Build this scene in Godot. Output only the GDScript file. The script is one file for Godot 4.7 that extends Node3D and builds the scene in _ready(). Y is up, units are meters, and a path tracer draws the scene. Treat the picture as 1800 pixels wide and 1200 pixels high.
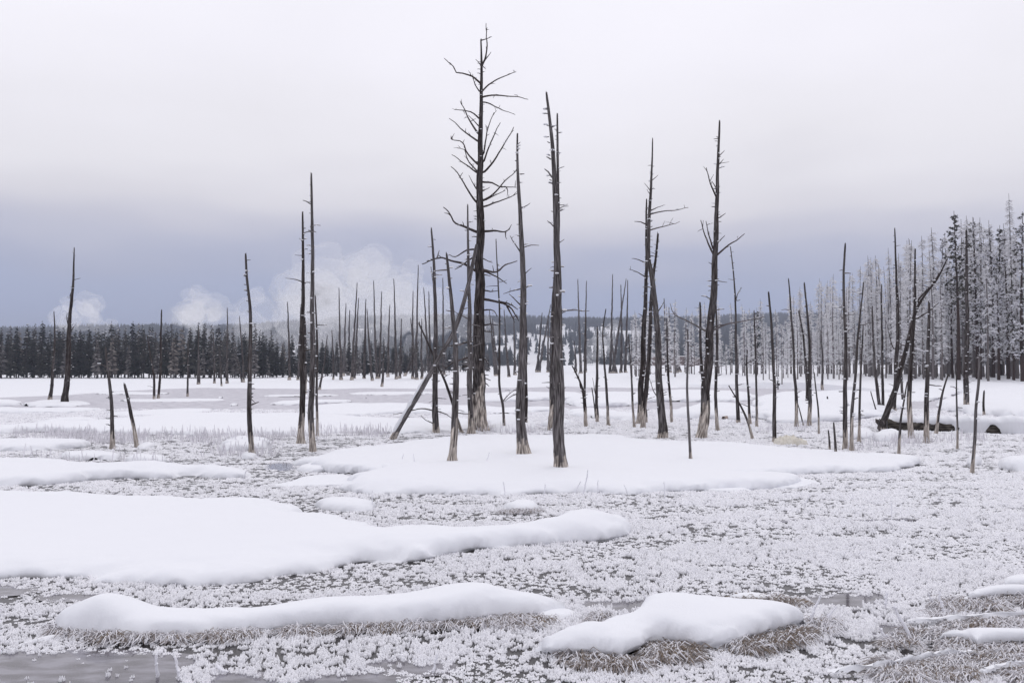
extends Node3D
# Winter marsh with standing dead trees under an overcast sky.

const EYE := 2.2          # height of the camera above the marsh
const LENS := 1500.0      # focal length in pixels of an 1800 x 1200 frame
const RISE := 48.0        # how many of those pixels the horizon lies below the middle

var rng := RandomNumberGenerator.new()
var fine := FastNoiseLite.new()
var broad := FastNoiseLite.new()
var mats := {}
var mounds := []          # footprints of the snow banks, to keep frost off them
var taken := {}


# ------------------------------------------------------------------ mesh collector
class Shape:
	var v := PackedVector3Array()
	var n := PackedVector3Array()
	var c := PackedColorArray()
	var uv := PackedVector2Array()
	var ix := PackedInt32Array()

	func add(p: Vector3, nn: Vector3, col: Color, t := Vector2.ZERO) -> int:
		v.append(p); n.append(nn); c.append(col); uv.append(t)
		return v.size() - 1

	func tri(a: int, b: int, d: int) -> void:
		ix.append(a); ix.append(b); ix.append(d)

	# a flat triangle; "up" tells which side faces out
	func face(a: Vector3, b: Vector3, d: Vector3, col: Color, up := Vector3.ZERO) -> void:
		var nn := (d - a).cross(b - a).normalized()
		var turned := up != Vector3.ZERO and nn.dot(up) < 0.0
		if turned:
			nn = -nn
		if up != Vector3.ZERO:
			nn = (nn + up * 0.7).normalized()
		var k := add(a, nn, col)
		add(b, nn, col)
		add(d, nn, col)
		if turned:
			tri(k, k + 2, k + 1)
		else:
			tri(k, k + 1, k + 2)

	# tube along points with a radius at each; closed with a cap at the far end
	func tube(pts: PackedVector3Array, rad: PackedFloat32Array, sides: int, col: Color, cap := true) -> void:
		var m := pts.size()
		var start := v.size()
		var side := Vector3.RIGHT
		for i in m:
			var dir := (pts[mini(i + 1, m - 1)] - pts[maxi(i - 1, 0)]).normalized()
			side = (side - dir * side.dot(dir))
			if side.length() < 0.01:
				side = dir.cross(Vector3(0.3, 0.2, 0.9))
			side = side.normalized()
			var other := dir.cross(side)
			for j in sides:
				var a := TAU * j / sides
				var o := side * cos(a) + other * sin(a)
				add(pts[i] + o * rad[i], o, col, Vector2(float(j) / sides, i * 0.2))
		for i in m - 1:
			for j in sides:
				var a := start + i * sides + j
				var b := start + i * sides + (j + 1) % sides
				tri(a, a + sides, b)
				tri(b, a + sides, b + sides)
		if cap:
			var dir := (pts[m - 1] - pts[m - 2]).normalized()
			var k := add(pts[m - 1] + dir * rad[m - 1] * 0.5, dir, col)
			var s := start + (m - 1) * sides
			for j in sides:
				tri(s + j, k, s + (j + 1) % sides)

	# lumpy ball of twenty faces
	func lump(at: Vector3, r: Vector3, turn: float, col: Color) -> void:
		var start := v.size()
		var g := 0.5257
		var h := 0.8507
		var bs := Basis(Vector3.UP, turn)
		for q in [Vector3(-g, h, 0), Vector3(g, h, 0), Vector3(-g, -h, 0), Vector3(g, -h, 0), Vector3(0, -g, h), Vector3(0, g, h), Vector3(0, -g, -h), Vector3(0, g, -h), Vector3(h, 0, -g), Vector3(h, 0, g), Vector3(-h, 0, -g), Vector3(-h, 0, g)]:
			var w: Vector3 = bs * q
			add(at + w * r, (w / r).normalized(), col)
		for f in [[0, 11, 5], [0, 5, 1], [0, 1, 7], [0, 7, 10], [0, 10, 11], [1, 5, 9], [5, 11, 4], [11, 10, 2], [10, 7, 6], [7, 1, 8], [3, 9, 4], [3, 4, 2], [3, 2, 6], [3, 6, 8], [3, 8, 9], [4, 9, 5], [2, 4, 11], [6, 2, 10], [8, 6, 7], [9, 8, 1]]:
			tri(start + f[0], start + f[2], start + f[1])

	func mesh(m: Material) -> ArrayMesh:
		var arr := []
		arr.resize(Mesh.ARRAY_MAX)
		arr[Mesh.ARRAY_VERTEX] = v
		arr[Mesh.ARRAY_NORMAL] = n
		arr[Mesh.ARRAY_COLOR] = c
		arr[Mesh.ARRAY_TEX_UV] = uv
		arr[Mesh.ARRAY_INDEX] = ix
		var am := ArrayMesh.new()
		am.add_surface_from_arrays(Mesh.PRIMITIVE_TRIANGLES, arr)
		am.surface_set_material(0, m)
		return am


# ------------------------------------------------------------------ naming
func numbered(called: String) -> String:
	var k: int = taken.get(called, 0)
	taken[called] = k + 1
	return called if k == 0 else "%s_%03d" % [called, k]


func thing(called: String, label: String, category: String, at := Vector3.ZERO, group := "") -> Node3D:
	var o := Node3D.new()
	o.name = numbered(called)
	add_child(o)
	o.position = at
	tag(o, label, category, group)
	return o


func tag(o: Node, label: String, category: String, group := "", kind := "") -> void:
	if label: o.set_meta("label", label)
	if category: o.set_meta("category", category)
	if group: o.set_meta("group", group)
	if kind: o.set_meta("kind", kind)


func part(called: String, m: Mesh, parent: Node = null) -> MeshInstance3D:
	var o := MeshInstance3D.new()
	o.mesh = m
	if parent:
		o.name = called
		parent.add_child(o, true)
	else:
		o.name = numbered(called)
		add_child(o)
	return o


func many(called: String, m: Mesh, places: Array, parent: Node = null) -> MultiMeshInstance3D:
	var mm := MultiMesh.new()
	mm.transform_format = MultiMesh.TRANSFORM_3D
	mm.mesh = m
	mm.instance_count = places.size()
	for i in places.size():
		mm.set_instance_transform(i, places[i])
	var o := MultiMeshInstance3D.new()
	o.multimesh = mm
	if parent:
		o.name = called
		parent.add_child(o, true)
	else:
		o.name = numbered(called)
		add_child(o)
	return o


# ------------------------------------------------------------------ where things stand
func ray(px: float, py: float) -> Vector3:
	var a := atan(RISE / LENS)
	return Vector3(px - 900.0, 600.0 - py, -LENS).rotated(Vector3.RIGHT, a).normalized()


# height of the land: flat marsh, a low rise far off in the middle, a bank under the wood on the right
func land(x: float, d: float) -> float:
	var y := 0.75 * smoothstep(96.0, 125.0, d) * smoothstep(-60.0, -15.0, x)
	y += 0.9 * smoothstep(62.0, 100.0, d) * smoothstep(14.0, 34.0, x) * (1.0 - 0.75 * smoothstep(96.0, 125.0, d) * 0.5)
	y += 2.6 * smoothstep(170.0, 420.0, d) * smoothstep(-70.0, 10.0, x)
	return y


# the point of the land seen at that place of the frame, lifted by "up"
func spot(px: float, py: float, up := 0.0) -> Vector3:
	var r := ray(px, py)
	r /= -r.z
	var near := 2.0
	var far := 2.0
	while far < 900.0:
		if EYE + r.y * far <= up + land(r.x * far, far):
			break
		near = far
		far *= 1.03
	for i in 14:
		var mid := (near + far) * 0.5
		if EYE + r.y * mid <= up + land(r.x * mid, mid):
			far = mid
		else:
			near = mid
	return Vector3(r.x * far, up + land(r.x * far, far), -far)


# the point seen there at depth d
func deep(px: float, py: float, d: float) -> Vector3:
	var r := ray(px, py)
	return Vector3(0, EYE, 0) + r * (d / -r.z)


func chaikin(p: PackedVector2Array) -> PackedVector2Array:
	var q := PackedVector2Array()
	for i in p.size():
		var a := p[i]
		var b := p[(i + 1) % p.size()]
		q.append(a.lerp(b, 0.25))
		q.append(a.lerp(b, 0.75))
	return q


func outline(front: Array, back: Array, up: float) -> PackedVector2Array:
	var p := PackedVector2Array()
	for i in range(0, front.size(), 2):
		var s := spot(front[i], front[i + 1])
		p.append(Vector2(s.x, s.z))
	for i in range(0, back.size(), 2):
		var s := spot(back[i], back[i + 1], up)
		p.append(Vector2(s.x, s.z))
	return chaikin(chaikin(p))


func inside(poly: PackedVector2Array, q: Vector2) -> float:
	var best := 1e9
	var odd := false
	var m := poly.size()
	var j := m - 1
	for i in m:
		var a := poly[i]
		var b := poly[j]
		var ab := b - a
		var t := clampf((q - a).dot(ab) / maxf(ab.length_squared(), 1e-9), 0.0, 1.0)
		best = minf(best, (a + ab * t).distance_squared_to(q))
		if (a.y > q.y) != (b.y > q.y) and q.x < (b.x - a.x) * (q.y - a.y) / (b.y - a.y) + a.x:
			odd = not odd
		j = i
	return sqrt(best) if odd else -sqrt(best)


class Foot:
	var low: Vector2
	var step: Vector2
	var nx: int
	var nz: int
	var f: PackedFloat32Array

	func at(x: float, z: float) -> float:
		var u := (x - low.x) / step.x
		var w := (z - low.y) / step.y
		if u < 0.0 or w < 0.0 or u >= nx - 1 or w >= nz - 1:
			return -1e6
		var i := int(u)
		var k := int(w)
		u -= i
		w -= k
		var o := k * nx + i
		return lerpf(lerpf(f[o], f[o + 1], u), lerpf(f[o + nx], f[o + nx + 1], u), w)


func footprint(poly: PackedVector2Array, margin: float, cell: float) -> Foot:
	var ft := Foot.new()
	var lo := poly[0]
	var hi := poly[0]
	for q in poly:
		lo = lo.min(q)
		hi = hi.max(q)
	lo -= Vector2.ONE * margin
	hi += Vector2.ONE * margin
	ft.nx = clampi(int((hi.x - lo.x) / cell) + 2, 8, 90)
	ft.nz = clampi(int((hi.y - lo.y) / cell) + 2, 8, 60)
	ft.low = lo
	ft.step = Vector2((hi.x - lo.x) / (ft.nx - 1), (hi.y - lo.y) / (ft.nz - 1))
	ft.f.resize(ft.nx * ft.nz)
	for k in ft.nz:
		for i in ft.nx:
			ft.f[k * ft.nx + i] = inside(poly, lo + ft.step * Vector2(i, k))
	return ft


# ------------------------------------------------------------------ snow banks
# a pillow of snow with a rounded, slightly undercut rim over the outline
func snow_bank(called: String, label: String, high: float, rim: float, front: Array, back: Array, bumps := [], lift := 0.0) -> MeshInstance3D:
	var poly := outline(front, back, high * 0.8)
	var centre := Vector2.ZERO
	for q in poly:
		centre += q / poly.size()
	var cell := clampf(-centre.y * 0.0045, 0.03, 0.3)
	var ft := footprint(poly, rim * 1.6, cell * 3.0)
	mounds.append(ft)
	var tops := []
	for b in bumps:
		var s := spot(b[0], b[1], high if b[3] < 0.0 else 0.0)
		tops.append([Vector2(s.x, s.z), b[2], b[3]])
	var nx := int((ft.nx - 1) * ft.step.x / cell)
	var nz := int((ft.nz - 1) * ft.step.y / cell)
	var sh := Shape.new()
	var keep := PackedInt32Array()
	keep.resize(nx * nz)
	var deepest := 0.0
	for q in ft.f:
		deepest = maxf(deepest, q)
	var rough := minf(rim * 1.1, deepest * 0.28)
	var base := Vector3(centre.x, land(centre.x, -centre.y), centre.y)
	for k in nz:
		for i in nx:
			keep[k * nx + i] = -1
			var x := ft.low.x + i * cell
			var z := ft.low.y + k * cell
			var sd := ft.at(x, z)
			if sd < -rim * 1.5:
				continue
			sd += broad.get_noise_2d(x * 0.26 / rim, z * 0.36 / rim) * rough + fine.get_noise_2d(x * 0.35 / rim, z * 0.5 / rim) * rough * 0.45
			if sd < -rim:
				continue
			var h := high * (0.86 + 0.3 * broad.get_noise_2d(x * 0.35 + 40.0, z * 0.35))
			for t in tops:
				h += t[2] * exp(-(t[0] as Vector2).distance_squared_to(Vector2(x, z)) / (t[1] * t[1]))
			h += fine.get_noise_2d(x * 0.5, z * 0.5) * high * 0.07 + fine.get_noise_2d(x * 0.22 + 5.0, z * 0.3) * high * 0.14
			var p := Vector2(x, z)
			var y := 0.0
			var soft := smoothstep(-0.15, 0.35, broad.get_noise_2d(x * 0.05 / rim + 17.0, z * 0.08 / rim))
			if lift > 0.0 or deepest < 0.7:
				soft *= 0.25
			var rest := lift + h * 0.32 * (1.0 - 0.85 * soft)
			if sd >= 0.0:
				var w := rim * (1.0 + 1.6 * smoothstep(0.0, 1.0, high) + 2.6 * soft)
				var t := minf(sd / w, 1.0)
				y = rest + (h + lift - rest) * sqrt(1.0 - (1.0 - t) * (1.0 - t)) + 0.25 * high * (1.0 - exp(-sd / (rim * 5.0)))
			else:
				var g := Vector2(ft.at(x + cell, z) - ft.at(x - cell, z), ft.at(x, z + cell) - ft.at(x, z - cell))
				if absf(g.x) < 1e4 and absf(g.y) < 1e4 and g.length() > 1e-6:
					p += g.normalized() * (-sd) * 1.35
				var s := -sd / rim
				y = lerpf(rest, lift - 0.05, s)
			keep[k * nx + i] = sh.add(Vector3(p.x, y + land(p.x, -p.y), p.y) - base, Vector3.UP, Color.WHITE, p)
	for k in nz - 1:
		for i in nx - 1:
			var a := keep[k * nx + i]
			var b := keep[k * nx + i + 1]
			var c := keep[(k + 1) * nx + i]
			var d := keep[(k + 1) * nx + i + 1]
			if a >= 0 and b >= 0 and c >= 0:
				sh.tri(a, b, c)
			if b >= 0 and c >= 0 and d >= 0:
				sh.tri(b, d, c)
	smooth(sh)
	var o := part(called, sh.mesh(mats.snow))
	o.position = base
	if label:
		tag(o, label, "snow bank" if called != "snow_cap" else "snow")
	return o


func smooth(sh: Shape) -> void:
	for i in sh.n.size():
		sh.n[i] = Vector3.ZERO
	for t in range(0, sh.ix.size(), 3):
		var a := sh.ix[t]
		var b := sh.ix[t + 1]
		var c := sh.ix[t + 2]
		var nn := (sh.v[c] - sh.v[a]).cross(sh.v[b] - sh.v[a])
		sh.n[a] += nn
		sh.n[b] += nn
		sh.n[c] += nn
	for i in sh.n.size():
		sh.n[i] = sh.n[i].normalized() if sh.n[i].length() > 1e-12 else Vector3.UP


# ------------------------------------------------------------------ dead trees
func wood_color(tone: float, a: float, h: float, key: float) -> Color:
	var grey := Color(0.255, 0.238, 0.240)
	var brown := Color(0.058, 0.045, 0.040)
	var s := 0.5 + 0.5 * fine.get_noise_3d(cos(a) * 4.0 + key, h * 1.1, sin(a) * 4.0)
	var p := 0.5 + 0.5 * broad.get_noise_3d(cos(a) * 1.5 + key, h * 0.7, sin(a) * 1.5 + key)
	var m := clampf(tone + (s - 0.5) * 1.15 + (p - 0.5) * 0.95, 0.0, 1.0)
	return brown.lerp(grey, m)


# path: places of the frame from the foot upwards; wide: widths there of foot and tip in the same pixels; sock: height of the bleached foot in pixels
func snag(label: String, path: Array, wide: Array, tone := 0.55, sock := 30.0, limbs := [], up := 0.0, stubs := 1.0, called := "dead_tree", group := "", category := "dead tree") -> Node3D:
	var foot := spot(path[0], path[1], up)
	var d := -foot.z
	var m := d / LENS
	var key := rng.randf() * 90.0
	var tr := thing(called, label, category, foot - Vector3(0, up, 0), group)
	var line := PackedVector3Array()
	for i in range(0, path.size(), 2):
		var p := deep(path[i], path[i + 1], d) - tr.position
		if i > 0:
			p.z += rng.randf_range(-0.02, 0.02) * p.y
		line.append(p)
	line[0].y = up
	var curve := Curve3D.new()
	for i in line.size():
		var tn := (line[mini(i + 1, line.size() - 1)] - line[maxi(i - 1, 0)]) / 6.0
		curve.add_point(line[i], -tn, tn)
	curve.bake_interval = 0.1
	var long := curve.get_baked_length()
	var r0: float = wide[0] * m * 0.5
	var r1: float = wide[1] * m * 0.5
	var sh := Shape.new()
	var sides := 14 if wide[0] > 7 else 9
	var pale := sock * m
	var hs := [-0.35]
	var h := 0.0
	while h < long:
		hs.append(h)
		h += clampf(pale * 0.05, 0.04, 0.3) if h < pale * 1.6 else clampf(long / 40.0, 0.12, 0.5)
	hs.append(long)
	var rings: int = hs.size()
	for i in rings:
		h = hs[i]
		var p := curve.sample_baked(maxf(h, 0.0), true)
		if h < 0.0:
			p.y += h
		var t := clampf(h / long, 0.0, 1.0)
		var r := lerpf(r0, r1, pow(t, 1.15)) + r0 * 0.45 * exp(-maxf(h, 0.0) / (r0 * 1.8 + 0.02)) * (1.0 + 0.4 * sin(h * 3.0 + key))
		p.x += broad.get_noise_2d(h * 0.9, key) * r * 0.5 + broad.get_noise_2d(h * 0.25, key + 20.0) * minf(h, 1.0) * 0.05
		p.z += broad.get_noise_2d(h * 0.4, key + 40.0) * r * 0.8
		for j in sides:
			var a := TAU * j / sides
			var o := Vector3(cos(a), 0, sin(a))
			var rr := r * (1.0 + 0.17 * fine.get_noise_3d(o.x * 2.5 + key, h * 1.9, o.z * 2.5) + 0.07 * sin(a * 3.0 + key + h * 0.3))
			var col := wood_color(tone, a, h, key)
			var edge := pale * (0.62 + 0.85 * fine.get_noise_2d(a * 4.2 + key * 3.0, key) + 0.5 * broad.get_noise_2d(cos(a) * 3.0 + key, sin(a) * 3.0) + 0.25)
			if h < edge and pale > 0.0:
				var w := 0.5 + 0.5 * fine.get_noise_2d(a * 9.0, h * 3.0 + key)
				col = Color(0.58, 0.50, 0.43).lerp(Color(0.86, 0.79, 0.72), w)
			var lift := 0.0
			if i == rings - 1:
				rr *= 0.75
				lift = r1 * 5.0 * maxf(0.0, fine.get_noise_2d(a * 2.0 + key, 7.0))
			sh.add(p + o * rr + Vector3(0, lift, 0), o, col, Vector2(float(j) / sides * 2.0, h))
	for i in rings - 1:
		for j in sides:
			var a := i * sides + j
			var b := i * sides + (j + 1) % sides
			sh.tri(a, b, a + sides)
			sh.tri(b, b + sides, a + sides)
	var tip := sh.add(curve.sample_baked(long) + Vector3(r1 * 0.3, r1 * 0.5, 0), Vector3.UP, wood_color(tone, 0, long, key))
	for j in sides:
		sh.tri((rings - 1) * sides + j, (rings - 1) * sides + (j + 1) % sides, tip)
	smooth(sh)
	part("trunk", sh.mesh(mats.bark), tr)
	# broken-off stubs of branches, most with a pinch of snow on them
	var st := Shape.new()
	var sn := Shape.new()
	var count := int(long * 3.4 * stubs * clampf(wide[0] / 8.0, 0.6, 1.3))
	for i in count:
		var hh := rng.randf_range(maxf(pale * 1.2, long * 0.10), long * 0.97)
		var t := hh / long
		var p := curve.sample_baked(hh, true)
		var r := lerpf(r0, r1, pow(t, 1.15))
		var a := rng.randf() * TAU
		var o := Vector3(cos(a), rng.randf_range(-0.15, 0.35), sin(a)).normalized()
		var l := rng.randf_range(0.03, 0.11) + (rng.randf_range(0.0, 0.35) if rng.randf() < 0.16 else 0.0)
		var w := rng.randf_range(0.007, 0.014) * (1.0 if l < 0.15 else 1.25)
		var q := p + o * (r + l)
		var mid := p + o * (r + l * 0.5) + Vector3(0, rng.randf_range(-0.1, 0.14) * l, 0)
		st.tube(PackedVector3Array([p + o * r * 0.6, mid, q]), PackedFloat32Array([w * 1.2, w, w * 0.6]), 5, wood_color(tone, a, hh, key))
		if rng.randf() < 0.55:
			sn.lump(mid.lerp(q, rng.randf_range(0.0, 0.5)) + Vector3(0, w * 1.1, 0), Vector3(minf(l * 0.5 + 0.012, 0.07), rng.randf_range(0.012, 0.024), 0.018 + w), -a, Color.WHITE)
	# the longer limbs
	for b in limbs:
		limb(tr, b, d, tone, key, sn, curve, r0)
	if st.ix.size():
		tag(part("branch_stubs", st.mesh(mats.twig), tr), "", "", "", "stuff")
	if sn.ix.size():
		tag(part("snow_pinches", sn.mesh(mats.snow), tr), "", "", "", "stuff")
	return tr


func limb(tr: Node3D, b: Array, d: float, tone: float, key: float, sn: Shape, stem: Curve3D, thick: float) -> void:
	var m := d / LENS
	var w: float = b[0] * m * 0.5
	var n := (b.size() - 1) / 2
	var lean := rng.randf_range(-0.45, 0.45)
	var line := PackedVector3Array()
	var root := deep(b[1], b[2], d)
	for i in n:
		var p := deep(b[1 + i * 2], b[2 + i * 2], d)
		var dz := (p - root).length() * lean
		line.append(deep(b[1 + i * 2], b[2 + i * 2], d + dz) - tr.position)
	# grow out of the heart of the trunk where the limb starts beside it
	var heart := stem.get_closest_point(line[0])
	if heart.distance_to(line[0]) < thick * 2.2 + 0.1:
		line.insert(0, heart + (line[0] - line[1]).normalized() * Vector3(0, 0.06, 0))
		n += 1
	var curve := Curve3D.new()
	for i in n:
		var tn := (line[mini(i + 1, n - 1)] - line[maxi(i - 1, 0)]) / 6.0
		curve.add_point(line[i], -tn, tn)
	curve.bake_interval = 0.05
	var long := curve.get_baked_length()
	var steps := clampi(int(long / 0.12), 3, 24)
	var pts := PackedVector3Array()
	var rad := PackedFloat32Array()
	for i in steps + 1:
		var t := float(i) / steps
		var p := curve.sample_baked(t * long, true)
		p += Vector3(fine.get_noise_2d(t * long * 2.0, key + b[1]), fine.get_noise_2d(t * long * 2.0, key + b[2] + 9.0), 0) * 0.035 * t
		pts.append(p)
		rad.append(w * lerpf(1.25, 0.35, pow(t, 0.8)))
	var sh := Shape.new()
	var col := wood_color(tone * 0.8, key, long, key)
	sh.tube(pts, rad, 7, col)
	# short twigs along the limb
	var tw := Shape.new()
	for i in int(long * 3.0):
		var t := rng.randf_range(0.25, 0.98)
		var p := curve.sample_baked(t * long, true)
		var dir := (curve.sample_baked(minf(t * long + 0.1, long)) - curve.sample_baked(maxf(t * long - 0.1, 0.0))).normalized()
		var o := (dir * 0.6 + Vector3(rng.randf_range(-1, 1), rng.randf_range(-0.4, 1), rng.randf_range(-1, 1)).normalized()).normalized()
		var l := rng.randf_range(0.05, 0.28) * minf(1.0, long)
		var mid := p + o * l * 0.5 + Vector3(0, l * 0.06, 0)
		tw.tube(PackedVector3Array([p, mid, p + o * l]), PackedFloat32Array([w * 0.42, w * 0.3, w * 0.16]), 4, col)
		if rng.randf() < 0.35:
			sn.lump(mid + Vector3(0, w * 0.4, 0), Vector3(minf(l * 0.3, 0.05), 0.012, 0.014), 0.0, Color.WHITE)
	for i in int(long * 2.0):
		if rng.randf() < 0.5:
			var t := rng.randf_range(0.05, 0.8)
			sn.lump(curve.sample_baked(t * long, true) + Vector3(0, w, 0), Vector3(rng.randf_range(0.02, 0.07), 0.016, 0.02), 0.0, Color.WHITE)
	var br := part("branch", sh.mesh(mats.twig), tr)
	if tw.ix.size():
		tag(part("twigs", tw.mesh(mats.twig), br), "", "", "", "stuff")


# crop coordinates of a limb drawing turned into places of the frame
func from_crop(ox: float, oy: float, k: float, w: float, a: Array) -> Array:
	var r := [w]
	for i in range(0, a.size(), 2):
		r.append(ox + a[i] / k)
		r.append(oy + a[i + 1] / k)
	return r


# ------------------------------------------------------------------ materials
func noise_tex(freq: float, seed_: int, dark: Color, light: Color, size := 512, normal := false, stretch := 1.0) -> NoiseTexture2D:
	var f := FastNoiseLite.new()
	f.noise_type = FastNoiseLite.TYPE_SIMPLEX_SMOOTH
	f.frequency = freq
	f.seed = seed_
	f.fractal_octaves = 5
	var t := NoiseTexture2D.new()
	t.width = size
	t.height = int(size * stretch)
	t.seamless = true
	t.noise = f
	if normal:
		t.as_normal_map = true
		t.bump_strength = 6.0
	else:
		var g := Gradient.new()
		g.colors = PackedColorArray([dark, light])
		g.offsets = PackedFloat32Array([0.25, 0.75])
		t.color_ramp = g
	return t


func std(called: String, lin: Color, rough := 0.9, spec := 0.3) -> StandardMaterial3D:
	var m := StandardMaterial3D.new()
	m.resource_name = called
	m.albedo_color = lin.linear_to_srgb()
	m.roughness = rough
	m.metallic_specular = spec
	mats[called] = m
	return m


func make_materials() -> void:
	var m := std("snow", Color(0.83, 0.835, 0.865), 0.75, 0.25)
	m.uv1_triplanar = true
	m.uv1_world_triplanar = true
	m.uv1_scale = Vector3.ONE * 1.6
	m.normal_enabled = true
	m.normal_texture = noise_tex(0.05, 3, Color.BLACK, Color.WHITE, 512, true)
	m.normal_scale = 0.2
	m = std("far_snow", Color(0.85, 0.85, 0.87), 0.9, 0.2)
	m = std("frost", Color(0.90, 0.895, 0.92), 0.85, 0.2)
	m.vertex_color_use_as_albedo = true
	m = std("bark", Color.WHITE, 0.92, 0.2)
	m.vertex_color_use_as_albedo = true
	m.albedo_texture = noise_tex(0.02, 11, Color(0.5, 0.49, 0.49), Color(1, 1, 1), 512)
	m.normal_enabled = true
	m.normal_texture = noise_tex(0.02, 12, Color.BLACK, Color.WHITE, 512, true)
	m.normal_scale = 0.9
	m.uv1_scale = Vector3(1.0, 0.22, 1.0)
	m = std("twig", Color.WHITE, 0.95, 0.2)
	m.vertex_color_use_as_albedo = true
	m = std("mud", Color(0.045, 0.040, 0.041), 0.3, 0.5)
	m.albedo_texture = noise_tex(0.012, 6, Color(0.62, 0.58, 0.57), Color(1, 1, 1), 512)
	m.uv1_triplanar = true
	m.uv1_world_triplanar = true
	m.uv1_scale = Vector3.ONE * 0.7
	m = std("pool", Color(0.225, 0.215, 0.245), 0.05, 0.6)
	m.albedo_texture = noise_tex(0.008, 16, Color(0.66, 0.64, 0.64), Color(1, 1, 1), 512)
	m.uv1_triplanar = true
	m.uv1_world_triplanar = true
	m.uv1_scale = Vector3(0.5, 0.5, 1.2)
	m = std("steam", Color(0.97, 0.97, 0.98, 1.0), 1.0, 0.0)
	m.transparency = BaseMaterial3D.TRANSPARENCY_ALPHA
	m.albedo_color.a = 0.075
	m.backlight_enabled = true
	m.backlight = Color(1, 1, 1)
	m.cull_mode = BaseMaterial3D.CULL_DISABLED
	m = std("pond", Color(0.70, 0.69, 0.725), 0.6, 0.4)
	m.albedo_texture = noise_tex(0.02, 8, Color(0.78, 0.77, 0.79), Color(1, 1, 1), 1024)
	m.uv1_triplanar = true
	m.uv1_world_triplanar = true
	m.uv1_scale = Vector3(0.05, 0.05, 0.22)
	m = std("needles", Color.WHITE, 0.9, 0.2)
	m.vertex_color_use_as_albedo = true
	m = std("cream", Color(0.74, 0.70, 0.62), 0.8, 0.3)
	m = std("bank", Color(0.20, 0.15, 0.14), 0.95, 0.2)
	m.albedo_texture = noise_tex(0.03, 31, Color(0.6, 0.6, 0.6), Color(1, 1, 1), 256)
	m.uv1_triplanar = true
	m.uv1_scale = Vector3.ONE * 0.1


# ------------------------------------------------------------------ sky
func make_sky() -> ImageTexture:
	var w := 1536
	var h := 768
	var im := Image.create_empty(w, h, false, Image.FORMAT_RGBF)
	var nz := FastNoiseLite.new()
	nz.seed = 21
	nz.frequency = 1.0
	nz.fractal_octaves = 4
	var stops := [-90.0, 0.0, 2.5, 4.5, 6.5, 8.8, 11.0, 14.0, 20.0, 40.0, 90.0]
	var cols := [Color(0.62, 0.62, 0.66), Color(0.44, 0.50, 0.67), Color(0.39, 0.45, 0.65), Color(0.41, 0.465, 0.65), Color(0.50, 0.53, 0.68), Color(0.65, 0.65, 0.75), Color(0.80, 0.785, 0.845), Color(0.90, 0.885, 0.935), Color(0.965, 0.95, 1.02), Color(0.95, 0.945, 1.02), Color(0.93, 0.935, 1.01)]
	for j in h:
		var e := 90.0 - (j + 0.5) / h * 180.0
		if e < -4.0:
			for i in w:
				im.set_pixel(i, j, cols[0])
			continue
		for i in w:
			var az := (i + 0.5) / w * TAU
			var x := sin(az)
			var z := -cos(az)
			# long flat streaks in the cloud
			var s := nz.get_noise_3d(x * 1.3, e * 0.10, z * 1.3)
			var f := nz.get_noise_3d(x * 3.5 + 9.0, e * 0.22, z * 3.5)
			var ee := e + (s * 3.2 + f * 1.0) * clampf(e / 4.0, 0.0, 1.0)
			var k := 1
			while k < stops.size() - 2 and ee > stops[k + 1]:
				k += 1
			var t := clampf((ee - stops[k]) / (stops[k + 1] - stops[k]), 0.0, 1.0)
			t = t * t * (3.0 - 2.0 * t) * 0.5 + t * 0.5
			var c: Color = (cols[k] as Color).lerp(cols[k + 1], t)
			var g := 1.0 + 0.05 * nz.get_noise_3d(x * 2.0 - 5.0, e * 0.06, z * 2.0) * clampf(e / 10.0, 0.0, 1.0)
			var away := wrapf(rad_to_deg(az), -180.0, 180.0)
			var puff := exp(-pow((away + 10.5 + 3.0 * f) / 5.5, 2.0) - pow((e - 2.5 + 2.0 * s) / 3.6, 2.0)) + 0.55 * exp(-pow((away + 20.3) / 1.9, 2.0) - pow((e - 3.0 + 2.0 * f) / 1.7, 2.0))
			var ragged := smoothstep(0.12, 0.75, puff + 0.45 * nz.get_noise_3d(x * 14.0, e * 0.35, z * 14.0) * minf(1.0, puff * 2.0))
			c = c.lerp(Color(0.76, 0.76, 0.82), ragged * 0.7)
			im.set_pixel(i, j, Color(c.r * g, c.g * g, c.b * g))
	return ImageTexture.create_from_image(im)


# ------------------------------------------------------------------ the land
func flat_sheet(called: String, poly: PackedVector2Array, y: float, m: Material) -> void:
	var tris := Geometry2D.triangulate_polygon(poly)
	var sh := Shape.new()
	for q in poly:
		sh.add(Vector3(q.x, y, q.y), Vector3.UP, Color.WHITE, q)
	for t in range(0, tris.size(), 3):
		var a := tris[t]
		var b := tris[t + 1]
		var c := tris[t + 2]
		if (poly[b] - poly[a]).cross(poly[c] - poly[a]) > 0.0:
			sh.tri(a, b, c)
		else:
			sh.tri(a, c, b)
	var o := part(called, sh.mesh(m))
	o.set_meta("kind", "structure")


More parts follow.
